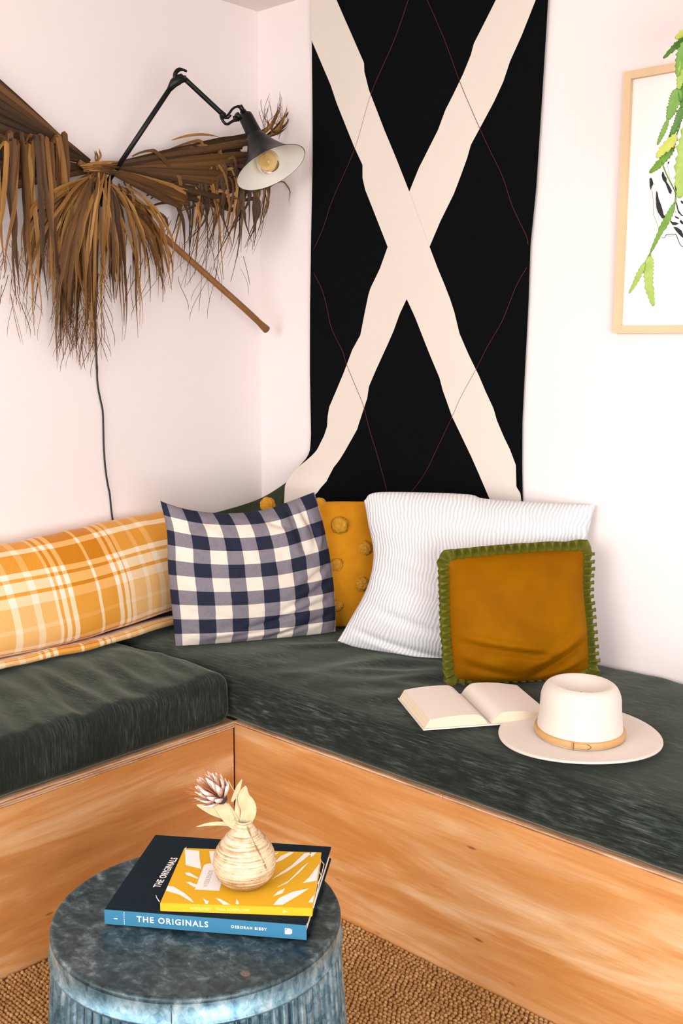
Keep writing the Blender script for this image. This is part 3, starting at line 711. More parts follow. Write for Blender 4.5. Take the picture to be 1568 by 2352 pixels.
# ================================================================= galvanized table
TZ = .50; TC = Vector((1.482, -1.5395, 0)); TR_ = .229
tb = thing('metal_side_table', TC, 'round galvanized metal side table with fluted sides', 'table')
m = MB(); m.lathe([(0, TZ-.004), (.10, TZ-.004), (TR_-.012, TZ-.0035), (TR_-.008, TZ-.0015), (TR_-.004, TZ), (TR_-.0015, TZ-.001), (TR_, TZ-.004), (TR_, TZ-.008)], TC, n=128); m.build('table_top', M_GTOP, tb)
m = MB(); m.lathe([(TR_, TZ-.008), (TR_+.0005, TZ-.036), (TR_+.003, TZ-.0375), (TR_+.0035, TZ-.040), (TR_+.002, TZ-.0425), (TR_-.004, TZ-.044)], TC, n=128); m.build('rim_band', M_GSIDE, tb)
ang = math.atan2(ony(398, 2320, TC.y).y, 1); sd = (CAM-TC); sa = math.atan2(sd.y, sd.x)-.17
m = MB(); e = Vector((math.cos(sa), math.sin(sa), 0)); pp = TC+e*(TR_+.0006); m.tube([pp+Vector((0, 0, TZ-.009)), pp+Vector((0, 0, TZ-.037))], .0009, 6); m.build('rim_seam', M_GTOP, tb)
def flutes():
    n = 84; k = 10; V = []; F = []; prof = [0, .55, .9, 1, 1, 1, 1, .9, .55, 0]; zs = [TZ-.043, TZ-.05, .3, .12, .03, .0]
    N = n*k
    for z in zs:
        rb = lerp(.262, TR_-.004, z/TZ)
        for i in range(N):
            a = 2*math.pi*i/N; r = rb - .008 + .0085*prof[i % k]; V.append(TC+Vector((r*math.cos(a), r*math.sin(a), z+.012*(1 if z == 0 else 0))))
    for j in range(len(zs)-1):
        for i in range(N): F.append((j*N+i, (j+1)*N+i, (j+1)*N+(i+1) % N, j*N+(i+1) % N))
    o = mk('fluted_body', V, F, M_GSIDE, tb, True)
    o.data.polygons.foreach_set('use_smooth', [False]*len(o.data.polygons))
flutes()
m = MB(); rp = onz(563, 2236, TZ-.0035); m.lathe([(0, .0008), (.005, .0008), (.0075, 0)], rp, n=20); 
for i, v in enumerate(m.V): m.V[i] = rp + Vector(((v-rp).x*1.1, (v-rp).y*.9, (v-rp).z))
m.build('rust_spot', M_RUST, tb)

# ================================================================= books on the table
def textmesh(txt, size, mat, parent, origin, xd, yd, spacing=1.0, bold=.0, align='LEFT', xs=1.0, name='lettering'):
    cu = bpy.data.curves.new('t', 'FONT'); cu.body = txt; cu.size = size; cu.space_character = spacing; cu.offset = bold; cu.align_x = align; cu.align_y = 'CENTER'; cu.extrude = .0001; cu.resolution_u = 3
    to = bpy.data.objects.new('t', cu); COL.objects.link(to)
    dg = bpy.context.evaluated_depsgraph_get(); me = bpy.data.meshes.new_from_object(to.evaluated_get(dg))
    bpy.data.objects.remove(to); bpy.data.curves.remove(cu)
    zd = xd.cross(yd)
    V = [origin + xd*(v.co.x*xs) + yd*v.co.y + zd*v.co.z for v in me.vertices]; F = [tuple(p.vertices) for p in me.polygons]; bpy.data.meshes.remove(me)
    return mk(name, V, F, mat, parent, False)
def poly(name, pts, mat, parent, zd, th=.00015):
    n = len(pts); V = pts + [p+zd*th for p in pts]; F = [tuple(range(n, 2*n))] + [(i, (i+1) % n, n+(i+1) % n, n+i) for i in range(n)]
    return mk(name, V, F, mat, parent, False)
UZ = Vector((0, 0, 1))
TS = TZ+.0003
def big_book():
    a = math.radians(34.6); s = Vector((math.cos(a), math.sin(a), 0)); d = Vector((-s.y, s.x, 0)); T = .0245; Wd, Dp = .320, .258
    zt = TS+T; fl = onz(240, 2088, zt); o0 = Vector((fl.x, fl.y, TS))
    bk = thing('hardback_book', o0+s*Wd/2+d*Dp/2, 'large navy hardback book with a blue cloth spine, lying on the metal table', 'book', 'books on the metal table')
    P = lambda x, y, z: o0+s*x+d*y+UZ*z
    def bx(name, x0, x1, y0, y1, z0, z1, mat, par=bk):
        m = MB(); m.add([P(x0,y0,z0),P(x1,y0,z0),P(x1,y1,z0),P(x0,y1,z0),P(x0,y0,z1),P(x1,y0,z1),P(x1,y1,z1),P(x0,y1,z1)], [(0,3,2,1),(4,5,6,7),(0,1,5,4),(1,2,6,5),(2,3,7,6),(3,0,4,7)]); return m.build(name, mat, par, False)
    bx('back_cover', 0, Wd, .002, Dp, 0, .003, M_NAVY); bx('page_block', .003, Wd-.003, .004, Dp-.005, .003, T-.003, M_PAGES)
    fc = bx('front_cover', 0, Wd, .010, Dp, T-.003, T, M_NAVY)
    # hinge groove and square spine
    m = MB(); pf = [(.010, T), (.0085, T-.0012), (.006, T-.0008), (.003, T-.0002), (0, T-.0004)]
    m.grid(lambda u, v: P(lerp(0, Wd, u), pf[round(v*4)][0], pf[round(v*4)][1]), 1, 4, True); m.build('hinge', M_NAVY, bk)
    bx('spine', -.0003, Wd+.0003, -.0008, .0015, -.0, T-.0005, M_BLUE)
    nf = -d
    tp = lambda x, z: P(x, -.0010, z)
    textmesh('THE ORIGINALS', .0135, M_WHITEP, bk, tp(.052, T*.50), s, UZ, 1.22, .0002, xs=1.0, name='spine_title')
    textmesh('DEBORAH BIBBY', .0062, M_WHITEP, bk, tp(.203, T*.50), s, UZ, 1.25, .0001, name='spine_author')
    textmesh('1', .0085, M_WHITEP, bk, tp(.0185, T*.42), UZ, -s, 1, .00015, 'CENTER', name='spine_number')
    for k in range(6): poly('spine_dash', [tp(.0315, .002+k*.0036), tp(.0323, .002+k*.0036), tp(.0323, .0045+k*.0036), tp(.0315, .0045+k*.0036)], M_WHITEP, bk, nf)
    X0 = .287
    poly('spine_emblem', [tp(X0, .0075), tp(X0+.009, .0075), tp(X0+.009, .017), tp(X0, .017)], M_WHITEP, bk, nf)
    poly('spine_emblem', [tp(X0+.0095, .009), tp(X0+.0112, .009), tp(X0+.0112, .0155), tp(X0+.0095, .0155)], M_WHITEP, bk, nf)
    poly('spine_emblem', [P(X0+.001, -.0013, .0155), P(X0+.001, -.0013, .0128), P(X0+.004, -.0013, .0155)], M_BLUE, bk, nf)
    # cover title runs up the cover along its short side
    A = onz(360, 2038, zt+.0003); Bq = onz(402, 1962, zt+.0003); dr = (Bq-A).normalized(); dr = d if dr.dot(d) > .9 else dr
    L = (Bq-A).length
    textmesh('THE ORIGINALS', .0165, M_WHITEP, bk, A.lerp(A, 0)+UZ*.0001, dr, UZ.cross(dr), 1.08, .0003, xs=1.02*L/.145, name='cover_title')
    return zt
zb = big_book()
def yellow_book():
    T = .0135; zt = zb+T+.0004
    c = [onz(425, 1950, zt), onz(737, 1956, zt), onz(718, 2088, zt), onz(366, 2071, zt)]
    s = ((c[1]-c[0])+(c[2]-c[3])).normalized(); d = UZ.cross(s); ctr = (c[0]+c[1]+c[2]+c[3])/4
    Wd = ((c[1]-c[0]).length+(c[2]-c[3]).length)/2; Dp = ((c[3]-c[0]).length+(c[2]-c[1]).length)/2
    o0 = ctr - s*Wd/2 - d*Dp/2; o0.z = zb+.0004
    bk = thing('paperback_book', Vector((ctr.x, ctr.y, o0.z)), 'yellow paperback book with white brushed leaf shapes, under the ceramic vase', 'book', 'books on the metal table')
    P = lambda x, y, z: o0+s*x+d*y+UZ*z
    def bx(name, x0, x1, y0, y1, z0, z1, mat):
        m = MB(); m.add([P(x0,y0,z0),P(x1,y0,z0),P(x1,y1,z0),P(x0,y1,z0),P(x0,y0,z1),P(x1,y0,z1),P(x1,y1,z1),P(x0,y1,z1)], [(0,3,2,1),(4,5,6,7),(0,1,5,4),(1,2,6,5),(2,3,7,6),(3,0,4,7)]); return m.build(name, mat, bk, False)
    bx('back_cover', 0, Wd, 0, Dp, 0, .0012, M_YEL); bx('page_block', .001, Wd-.001, .0015, Dp-.0015, .0012, T-.0012, M_PAGES); bx('front_cover', 0, Wd, 0, Dp, T-.0012, T, M_YEL); bx('spine', 0, Wd, -.0006, .0012, 0, T-.0003, M_YEL)
    def mark(pts, mat=M_WHITEP, th=.00015, nm='leaf_print'):
        w = [onz(a, b, zt+.0001) for a, b in pts]
        # keep inside the cover
        q = []
        for p in w:
            x = max(.0005, min(Wd-.0005, (p-o0).dot(s))); y = max(.001, min(Dp-.0005, (p-o0).dot(d))); q.append(P(x, y, T+.0001))
        n = sum(((q[i]-q[0]).cross(q[(i+1) % len(q)]-q[0])).z for i in range(1, len(q)))
        if n < 0: q = q[::-1]
        poly(nm, q, mat, bk, UZ, th)
    K = lambda L: [(340+a/8.711, 1920+b/8.711) for a, b in L]
    J = lambda L: [(220+a/2.8, 1880+b/2.8) for a, b in L]
    for L in ([(735,275),(1025,300),(1030,450),(1065,660),(750,580),(745,420)], [(1225,300),(1400,310),(1400,600),(1270,560),(1240,440)], [(740,735),(820,730),(1010,840),(990,855),(760,775)], [(760,925),(830,920),(990,980),(930,1030)],
              [(370,1000),(510,1015),(720,1140),(850,1250),(920,1340),(860,1310),(640,1180),(310,1090)], [(1095,1240),(1160,1290),(1215,1300),(1200,1350),(1150,1360)], [(1350,1240),(1440,1260),(1568,1330),(1650,1390),(1500,1380)]): mark(K(L))
    for L in ([(905,515),(920,545),(915,552),(900,548)], [(1130,390),(1260,300),(1340,225),(1390,218),(1330,270),(1230,340)], [(1140,290),(1190,240),(1250,215),(1275,218),(1200,265)], [(1160,445),(1240,400),(1330,310),(1370,280),(1310,345),(1230,415)], [(1330,415),(1370,380),(1440,290),(1440,400)], [(1140,500),(1170,470),(1215,450),(1200,480)],
              [(1140,555),(1180,510),(1270,470),(1370,450),(1310,490),(1200,555)], [(1365,540),(1425,490),(1410,540)], [(1375,220),(1420,215),(1385,250)], [(1150,225),(1175,218),(1150,240)]): mark(J(L))
    mark(K([(1120,580),(1180,560),(1250,550),(1330,600),(1460,850),(1475,930),(1420,1095),(935,1070)]), M_WHITEP, .0002, 'title_label')
    A = onz(340+1140/8.711, 1920+1030/8.711, zt+.0004); Bq = onz(340+1330/8.711, 1920+540/8.711, zt+.0004)
    textmesh('WEEKENDS', .0105, M_GREYP, bk, A+UZ*.0001, d, UZ.cross(d), 1.05, .0001, name='label_title')
    tp = lambda x, z: P(x, -.0008, z)
    textmesh('WEEKENDS', .0058, M_PALEY, bk, tp(.047, T*.45), s, UZ, 1.15, .0001, name='spine_title')
    textmesh('SARA ROSENLUND', .0056, M_PALEY, bk, tp(.088, T*.45), s, UZ, 1.12, .0001, name='spine_author')
    poly('spine_emblem', [tp(.192, .004), tp(.196, .0055), tp(.201, .006), tp(.196, .0075), tp(.193, .0095), tp(.1925, .007)], M_PALEY, bk, -d)
    # loose binding threads
    for L in ([(425,1950),(428,1945),(426,1950)], [(366,2071),(360,2062),(358,2056)], [(735,1975),(744,1985),(738,2010),(730,2030)], [(732,2000),(738,2012),(733,2025),(720,2085)]):
        m = MB(); m.tube([onz(a, b, zt+.0002) for a, b in L], .0006, 5); m.build('binding_thread', M_WHITEP, bk)
    return zt
zy = yellow_book()

# ================================================================= vase and dried flower
VB_ = onz(562, 2026, zy); VB_.z = zy+.0005
vz = thing('bud_vase', VB_, 'round beige stoneware bud vase standing on the yellow book', 'vase')
pf = [(.018, 0), (.030, .0005), (.040, .007), (.0468, .018), (.0500, .032), (.0492, .045), (.0450, .058), (.0375, .070), (.0285, .081), (.0205, .090), (.0150, .097), (.0125, .1015), (.0128, .1045), (.0118, .106), (.0098, .105), (.0092, .100), (.010, .09)]
P3 = catmull([(a, b, 0) for a, b in pf], 8)
prof = []
for i, p in enumerate(P3):
    rg = .0007*math.sin(p.y*2*math.pi/.0052)*sstep(.006, .02, p.y)*sstep(.100, .085, p.y) if i < len(P3)*.8 else 0
    prof.append((p.x+rg, p.y))
m = MB(); m.lathe(prof, (0, 0, 0), n=72); o = m.build('vase_body', M_VASE, None); o.location = VB_; o.parent = vz; o.matrix_parent_inverse = Matrix.Translation(VB_).inverted()
# brown glaze run on the shoulder
m = MB()
va = math.atan2((CAM-VB_).y, (CAM-VB_).x)
def run(u, v):
    z = lerp(.101, .035, v); r = next((a for (a, b) in prof[::1] if b >= z), .02); r = min((abs(b-z), a) for a, b in prof[:int(len(prof)*.78)])[1]
    a = va + .42 + .35*v + lerp(-1, 1, u)*(.0012+.0007*math.sin(v*17))/max(r, .01); return VB_ + Vector((r+.0002, 0, 0)).xyz.x*Vector((math.cos(a), math.sin(a), 0)) + Vector((0, 0, z))
m.grid(run, 4, 60); m.build('glaze_run', M_GLAZE, vz)
VD = (VB_+Vector((0, 0, .1))-CAM).dot(FW)
fl = thing('dried_protea', VB_+Vector((0, 0, .10)), 'dried pink protea flower with pale leaves in the bud vase', 'flower')
def fp(px, py, dz=0.): return atd(px, py, VD+dz)
def leafmesh(name, pl, wpx, mat, parent, conv, cup=.15, th=.0006, teeth=None, wprof=None, n=22):
    pts = catmull([conv(*p) for p in pl], 8); N = len(pts)-1
    m = MB(); V = []; F = []; UV = []
    cols = 7
    k = (pts[0]-CAM).dot(FW)/FPX
    for i, p in enumerate(pts):
        t = i/N; tg = (pts[min(i+1, N)]-pts[max(i-1, 0)]).normalized(); nn = (CAM-p).normalized(); b = tg.cross(nn).normalized(); nn = b.cross(tg)
        w = wpx*k*.5*(wprof(t) if wprof else math.sin(math.pi*min(1, .04+.96*t)**.8)**.75)
        for c_ in range(cols):
            a = -1+2*c_/(cols-1); tw = 1
            if teeth and c_ in (0, cols-1): tw = 1+teeth[1]*((t*teeth[0]+(.5 if c_ else 0)) % 1 - .5)
            V.append(p+b*(w*a*tw)+nn*(w*cup*a*a)); UV.append((c_/(cols-1), t))
    for i in range(N):
        for c_ in range(cols-1): F.append((i*cols+c_, i*cols+c_+1, (i+1)*cols+c_+1, (i+1)*cols+c_))
    m.add(V, F, UV); o = m.build(name, mat, parent); md = o.modifiers.new('t', 'SOLIDIFY'); md.thickness = th; md.offset = 0; return o
for pl, w, cup in (([(549,1904),(530,1880),(505,1850),(477,1822)], 33, .25), ([(557,1904),(571,1862),(560,1830),(564,1804)], 36, .3), ([(546,1899),(515,1892),(480,1893),(450,1899)], 9, .2), ([(540,1880),(505,1866),(480,1858),(450,1848)], 24, .2), ([(532,1842),(543,1820),(549,1805),(556,1789)], 12, .2), ([(553,1904),(545,1870),(546,1840),(548,1822)], 12, .2)):
    leafmesh('leaf', pl, w, M_DLEAF, fl, fp, cup)
m = MB(); m.tube(catmull([fp(556, 1925), fp(551, 1896), fp(538, 1868), fp(522, 1845, .003)], 6), .0022, 8); m.tube(catmull([fp(524, 1793, .003), fp(534, 1812, .002), fp(541, 1825), fp(550, 1880), fp(554, 1910)], 6), .0009, 6); m.build('stem', M_DLEAF, fl)
base = fp(513, 1838, .004); tip = fp(472, 1800, -.006)
axd = (tip-base).normalized()
m = MB(); m.lathe([(0, -.004), (.006, -.003), (.011, .004), (.0135, .012), (.012, .018), (.004, .022), (0, .023)], base, axd, 20); m.build('flower_base', M_WOODY, fl)
rnd = random.Random(4)
e1 = axd.orthogonal().normalized(); e2 = axd.cross(e1)
for ring, (nb, th, ln, st) in enumerate(((9, 1.0, .028, .0), (9, .72, .034, .004), (7, .4, .038, .008), (4, .15, .040, .010))):
    for k in range(nb):
        a = 2*math.pi*(k+.5*ring)/nb + rnd.uniform(-.15, .15); rad = e1*math.cos(a)+e2*math.sin(a); dr = (axd*math.cos(th)+rad*math.sin(th)).normalized(); l = ln*rnd.uniform(.88, 1.1)
        q = base + axd*(st+.004) + rad*.008; m = MB(); V = []; F = []; UV = []; N = 9; tb_ = dr.cross(rad).normalized() if abs(dr.dot(rad)) < .99 else e2
        up2 = tb_.cross(dr).normalized()
        if up2.dot(rad) < 0: up2 = -up2
        for i in range(N+1):
            t = i/N; w = .0052*math.sin(math.pi*(.08+.90*t)**.9)**.7
            for c_ in range(5):
                b = -1+.5*c_; V.append(q+dr*(l*t)+tb_*(w*b)+up2*(.0035*math.sin(math.pi*t)*(1-b*b) - .002*t*t)); UV.append((c_/4, t))
        for i in range(N):
            for c_ in range(4): F.append((i*5+c_, i*5+c_+1, i*5+c_+6, i*5+c_+5))
        m.add(V, F, UV); o = m.build('bract', M_BRACT, fl); md = o.modifiers.new('t', 'SOLIDIFY'); md.thickness = .0008
m = MB()
for k in range(75):
    a = rnd.uniform(0, 6.283); th = rnd.uniform(.0, 1.05); rad = e1*math.cos(a)+e2*math.sin(a); dr = (axd*math.cos(th)+rad*math.sin(th)).normalized(); q = base+axd*.012+rad*.004
    l = rnd.uniform(.036, .056); m.tube([q, q+dr*l*.6, q+dr*l+axd*.002], [.0005, .0004, .0002], 4)
tag(m.build('stamens', M_STAM, fl), kind='stuff')

# ================================================================= wall lamp
def lamp():
    base = onx(238, 425, 0); base.x = .001
    lp = thing('wall_lamp', base, 'black jointed wall lamp with a conical metal shade', 'lamp')
    m = MB(); m.lathe([(0, .03), (.014, .03), (.02, .026), (.036, .012), (.038, .004), (.038, 0)], onx(235, 445, .002), Vector((1, 0, 0)), 32); m.build('wall_plate', M_METAL, lp)
    D = lambda px, py, x: onx(px, py, x)
    b0 = D(238, 432, .07); e0 = D(402, 186, .26); e1 = D(425, 182, .265); w0_ = D(515, 266, .30)
    m = MB(); m.tube([onx(235, 445, .03), b0, b0.lerp(e0, .03)], [.008, .009, .0065], 12); m.tube([b0, e0.lerp(b0, .07)], .0072, 14); m.build('lower_arm', M_METAL, lp)
    m = MB(); m.tube([e0.lerp(b0, .075), e0.lerp(b0, .05), e0.lerp(b0, .02), D(408, 184, .262), D(416, 180, .264), D(424, 183, .265)], [.0078, .010, .0125, .014, .013, .008], 14)
    hook = catmull([D(401, 185, .262), D(401, 175, .262), D(404, 166, .262), D(411, 160, .262), D(419, 160, .262), D(428, 163.5, .262)], 5)
    m.tube(hook, [.0035+.0028*math.sin(math.pi*min(1, i/(len(hook)-1)*1.15)) for i in range(len(hook))], 8); m.tube([D(407,177,.262), D(416,176,.262), D(426,176,.262)], .0035, 8); m.build('elbow_joint', M_METAL, lp)
    m = MB(); m.tube([e1, e1.lerp(w0_, .1), w0_.lerp(e1, .12), w0_], [.0075, .0072, .0072, .0085], 14); m.build('upper_arm', M_METAL, lp)
    # forked wrist
    m = MB(); 
    f1 = catmull([D(508,262,.30), D(514,267,.305), D(522,265,.305), D(528,258,.305), D(534,250,.305), D(543,245,.305), D(551,245,.305)], 5); m.tube(f1, [.008-.0045*sstep(0, .3, i/(len(f1)-1))+.001*sstep(.8, 1, i/(len(f1)-1)) for i in range(len(f1))], 8)
    f2 = catmull([D(508,264,.30), D(510,274,.31), D(516,283,.315), D(523,285,.315), D(531,280,.315), D(541,275,.312)], 5); m.tube(f2, [.006-.002*sstep(0, .3, i/(len(f2)-1)) for i in range(len(f2))], 8)
    m.tube([D(514,271,.305), D(524,271,.307), D(530,265,.307)], .003, 8); m.tube([D(538,266,.31), D(540,280,.31)], .005, 8); m.tube([D(536,275,.31), D(548,276,.31)], .004, 8); m.build('wrist_joint', M_METAL, lp)
    # shade: opening centre, axis and radius from the visible rim ellipse
    oc = onx(622, 385, .30); vd = (oc-CAM).normalized(); ex = vd.cross(Vector((0, 0, 1))).normalized(); ey = ex.cross(vd)
    il = math.hypot(.46, .89); ax = (.905*(ex*.46/il - ey*.89/il) - .425*vd).normalized()
    dist = (oc-CAM).dot(FW); R0 = 86*dist/FPX; kpx = dist/FPX
    hh = 88*kpx/.905
    prof = [(17.5*kpx, -hh), (18*kpx, -hh*.93), (23*kpx, -hh*.82), (30*kpx, -hh*.66), (40*kpx, -hh*.48), (54*kpx, -hh*.28), (70*kpx, -hh*.12), (R0, 0)]
    P = catmull([(a, b, 0) for a, b in prof], 5)
    m = MB(); m.lathe([(p.x, p.y) for p in P] + [(R0+.0008, .0006), (R0, .0012), (R0-.0012, .0006)], oc, ax, 72); m.build('shade', M_METAL, lp)
    m = MB(); m.lathe([(p.x-.0012, p.y+.0008) for p in P][::-1] + [(0, -hh+.002)], oc, ax, 72); o = m.build('shade_lining', M_INNER, lp); tag(o, 'white enamel inside of the shade')
    sk = -hh
    m = MB(); m.lathe([(18.5*kpx, sk+.012), (18.5*kpx, sk+.004), (17.5*kpx, sk-.012), (17*kpx, sk-.05), (16*kpx, sk-.058), (11*kpx, sk-.064), (8*kpx, sk-.066), (8*kpx, sk-.074), (6*kpx, sk-.076), (0, sk-.077)], oc, ax, 40); m.build('socket', M_METAL, lp)
    m = MB(); m.tube([D(551,243,.305), D(560,258,.305)], .007, 10); m.tube([D(543,262,.31), D(552,272,.31)], .008, 10); m.build('socket_bracket', M_METAL, lp)
    bc = oc + ax*(-.020); rb = 27*kpx
    m = MB(); pr = [(0, rb)] + [(rb*math.sin(t), rb*math.cos(t)) for t in [math.pi*k/16*.78 for k in range(1, 17)]] + [(.013, -rb*1.25), (.012, -rb*1.6)]
    m.lathe(pr, bc, ax, 40); m.build('bulb', M_BULB, lp)
    m = MB(); m.lathe([(.0135, -rb*1.5), (.0135, -rb*2.6), (0, -rb*2.6)], bc, ax, 24); m.build('bulb_base', M_BRASS, lp)
    fil = [bc + ax*(.012*math.cos(k*.8)) + ax.orthogonal().normalized()*.007*math.sin(k*.8+.3) + ax.cross(ax.orthogonal()).normalized()*(.008-.0011*k) for k in range(14)]
    m = MB(); m.tube(fil, .0006, 5); m.build('filament', M_BRASS, lp)
    cd_ = [(232,440),(226,520),(222,620),(219,700),(219,770),(222,830),(224,880),(230,915),(236,945),(237.5,990),(238.5,1030),(242,1075),(247,1110),(252,1135),(255,1165),(259,1195),(265,1215),(269,1240),(272,1270)]
    m = MB(); m.tube(catmull([onx(a, b, .006) for a, b in cd_], 4), .0028, 8); m.build('power_cord', M_CORD, lp)
lamp()

# ================================================================= dried palm frond
def palm():
    rnd = random.Random(21)
    pf_ = thing('dried_palm_frond', onx(225, 385, .03), 'large dried brown palm frond spread across the wall behind the lamp', 'dried palm')
    def D(px, py, dx=0.): return onx(px, py, .05 + dx + .10*sstep(420, 660, px))
    K = 3.05/FPX
    def bez(a, b, c, d, n=14):
        r = []
        for i in range(n+1):
            t = i/n; r.append(a*(1-t)**3+3*b*t*(1-t)**2+3*c*t*t*(1-t)+d*t**3)
        return r
    def strip(pts, w0, mat=M_PALM, name='leaflet', tip=.12, tw=None, fold=.12):
        n = len(pts)-1; sd_ = rnd.uniform(0, 90); ja = rnd.uniform(1.5, 5)*K; pts = [p + (RT*mnoise.noise(Vector((i*.32, sd_, 0))) + Vector((1, 0, 0))*mnoise.noise(Vector((i*.3, sd_, 9))))*ja*sstep(0, .35, i/n)*1.6 for i, p in enumerate(pts)]
        w = [w0*K*(min(1, .35+2.5*i/n))*(1-(1-tip)*sstep(.58, 1, i/n)) for i in range(n+1)]
        m = MB(); m.ribbon(pts, w, None, rnd.uniform(-.6, .6), rnd.uniform(-1.0, 1.0) if tw is None else tw, fold*rnd.choice((-1, 1))); return m.build(name, mat, pf_)
    # pleated fans: long stiff blades with a V fold
    def fan(p0, tips, w0, w1, dx0, dxs, mat=M_PLEAT):
        for i, tp in enumerate(tips):
            a = D(p0[0]+rnd.uniform(-3, 3), p0[1]+rnd.uniform(-4, 4), dx0); b = D(tp[0], tp[1], dx0+dxs*(i % 2)+rnd.uniform(0, .01))
            n = 10; mid = a.lerp(b, .5)+Vector((rnd.uniform(0, .02), 0, rnd.uniform(-.008, .008))); pts = [a*(1-t)**2+2*mid*t*(1-t)+b*t*t for t in [k/n for k in range(n+1)]]
            w = [lerp(w0, w1, (k/n)**.8)*K*(1 if k < n-1 else .7) for k in range(n+1)]
            m = MB(); m.ribbon(pts, w, None, rnd.uniform(-.25, .25), 0, .38*(1 if i % 2 else -1)); m.build('leaf_blade', mat, pf_)
    def ragged(y): f = rnd.uniform(.92, 1.3); return (205-335*f, 372+(y-372)*f)
    fan((205, 372), [ragged(y) for y in range(88, 330, 15)], 6, 26, .0, .012)
    fan((215, 392), [ragged(y) for y in range(320, 470, 14)], 7, 24, -.005, .012)
    fan((235, 385), [(585+rnd.uniform(-35, 30), y) for y in range(312, 436, 8)], 7, 21, -.005, .012)
    fan((240, 392), [(505+rnd.uniform(-40, 50), y) for y in range(410, 485, 8)], 7, 18, .0, .012)
    fan((240, 388), [(430, 442), (428, 455), (424, 466), (415, 475), (435, 468)], 12, 20, .05, .006, M_PALM)
    # stalk
    m = MB(); st = catmull([D(180, 372, .01), D(240, 418, .012), D(350, 520, .014), D(470, 628, .016), D(560, 708, .0), D(612, 757, -.03)], 6); N = len(st)-1
    m.tube(st, [lerp(.0095, .0105, i/N)+(.003*sstep(.93, 1, i/N)) for i in range(N+1)], 10); m.build('stalk', M_STEM, pf_)
    # bindings at the hub
    for k in range(7):
        a = D(185+rnd.uniform(-4, 10), 378+k*2.6, .055); b = D(272+rnd.uniform(-10, 8), 376+k*4+rnd.uniform(-6, 6), .06); strip(bez(a, a.lerp(b, .3)+Vector((.02, 0, .004)), a.lerp(b, .7)+Vector((.02, 0, .0)), b, 8), rnd.uniform(5, 9), tip=.6)
    for x in (218, 224, 229): strip(bez(D(222, 375, .06), D(x, 362, .065), D(x, 352, .065), D(x-2+rnd.uniform(-2, 2), rnd.uniform(338, 346), .06), 6), 5)
    # strips folded over the left wing and hanging down
    def hang(x0, y0, x1, y1, w, dx, over=18, bend=0):
        a = D(x0-10-rnd.uniform(0, 10), y0+over*.8, dx-.01); top = D(x0, y0, dx+.012); e = D(x1, y1, dx+rnd.uniform(-.02, .02))
        p1 = bez(a, a.lerp(top, .5)+Vector((0, 0, .012)), top+Vector((0, -.004, .004)), top, 4); m1 = D(lerp(x0, x1, .15)+bend+4, lerp(y0, y1, .3), dx+.018); m2 = D(lerp(x0, x1, .6)-bend+rnd.uniform(-12, 12), lerp(y0, y1, .7), dx+.005)
        strip(p1[:-1]+bez(top, m1, m2, e, 14), w)
    for x0, y0, x1, y1 in ((25,305,32,560),(48,306,60,640),(30,322,38,700),(72,312,58,600),(84,315,110,690),(96,312,128,640),(62,330,75,770),(108,318,122,700),(133,314,136,600),(135,314,205,720),(100,340,180,800),(45,330,10,640),(15,330,-10,600),(-15,310,10,620),(150,308,148,560),(120,330,105,640),(70,335,90,735),(10,320,45,680)):
        hang(x0, y0, x1, y1, rnd.uniform(9, 15), rnd.uniform(.03, .055), bend=rnd.uniform(-8, 8))
    for k in range(10): hang(rnd.uniform(-170, -25), rnd.uniform(300, 330), rnd.uniform(-190, -20), rnd.uniform(520, 720), rnd.uniform(9, 14), rnd.uniform(.03, .05))
    # central beard
    def beard(n, xs, ys, xe, ye, w, dx, sway=14, mat=M_PALM):
        for k in range(n):
            x0 = rnd.uniform(*xs); y0 = rnd.uniform(*ys); x1 = rnd.uniform(*xe); y1 = rnd.uniform(*ye); z = rnd.uniform(*dx)
            a = D(x0, y0, z+.02); b = D(lerp(x0, x1, .7)+rnd.uniform(-sway, sway), lerp(y0, y1, .2), z+.03); c = D(x1+rnd.uniform(-sway, sway), lerp(y0, y1, .55), z+.01); strip(bez(a, b, c, D(x1, y1, z-.01), 14), rnd.uniform(*w), mat)
    beard(40, (200, 245), (385, 420), (132, 228), (640, 800), (8, 14), (-.015, .01), 14, M_PLEAT)  # darker strips at the back, painted shade for the gaps between strips
    beard(48, (205, 245), (385, 415), (118, 230), (600, 850), (6, 12), (.0, .05), 16)
    beard(18, (200, 240), (390, 415), (40, 130), (540, 720), (5, 9), (.0, .04))
    beard(16, (235, 256), (400, 440), (248, 288), (580, 700), (8, 14), (.0, .02), 10, M_PLEAT)  # same painted shade behind the strips right of the hub
    beard(14, (235, 256), (400, 440), (238, 290), (600, 740), (6, 10), (.02, .04), 12)
    beard(26, (252, 300), (415, 470), (310, 400), (540, 700), (6, 11), (.0, .04), 20)
    beard(8, (250, 275), (420, 455), (280, 335), (640, 790), (4, 7), (.0, .03), 16)
    # strips curling over the right wing and dropping
    def curl(x0, y0, x1, y1, w, mat=M_PALM):
        a = D(x0-rnd.uniform(40, 90), y0+rnd.uniform(5, 25), .015); t = D(x0, y0-rnd.uniform(0, 12), .04); b = D(x0+rnd.uniform(15, 45), lerp(y0, y1, .3), .05); e = D(x1, y1, rnd.uniform(.0, .03))
        strip(bez(a, a.lerp(t, .6)+Vector((0, 0, .01)), t-Vector((0, 0, 0)), t, 5)[:-1]+bez(t, t+(t-a)*.25, b, e, 14), w, mat)
    for x0, y0, x1, y1 in ((436,342,418,428),(452,334,490,520),(470,338,430,560),(350,350,415,430),(478,350,470,600),(495,350,520,480)): curl(x0, y0, x1, y1, rnd.uniform(7, 10))
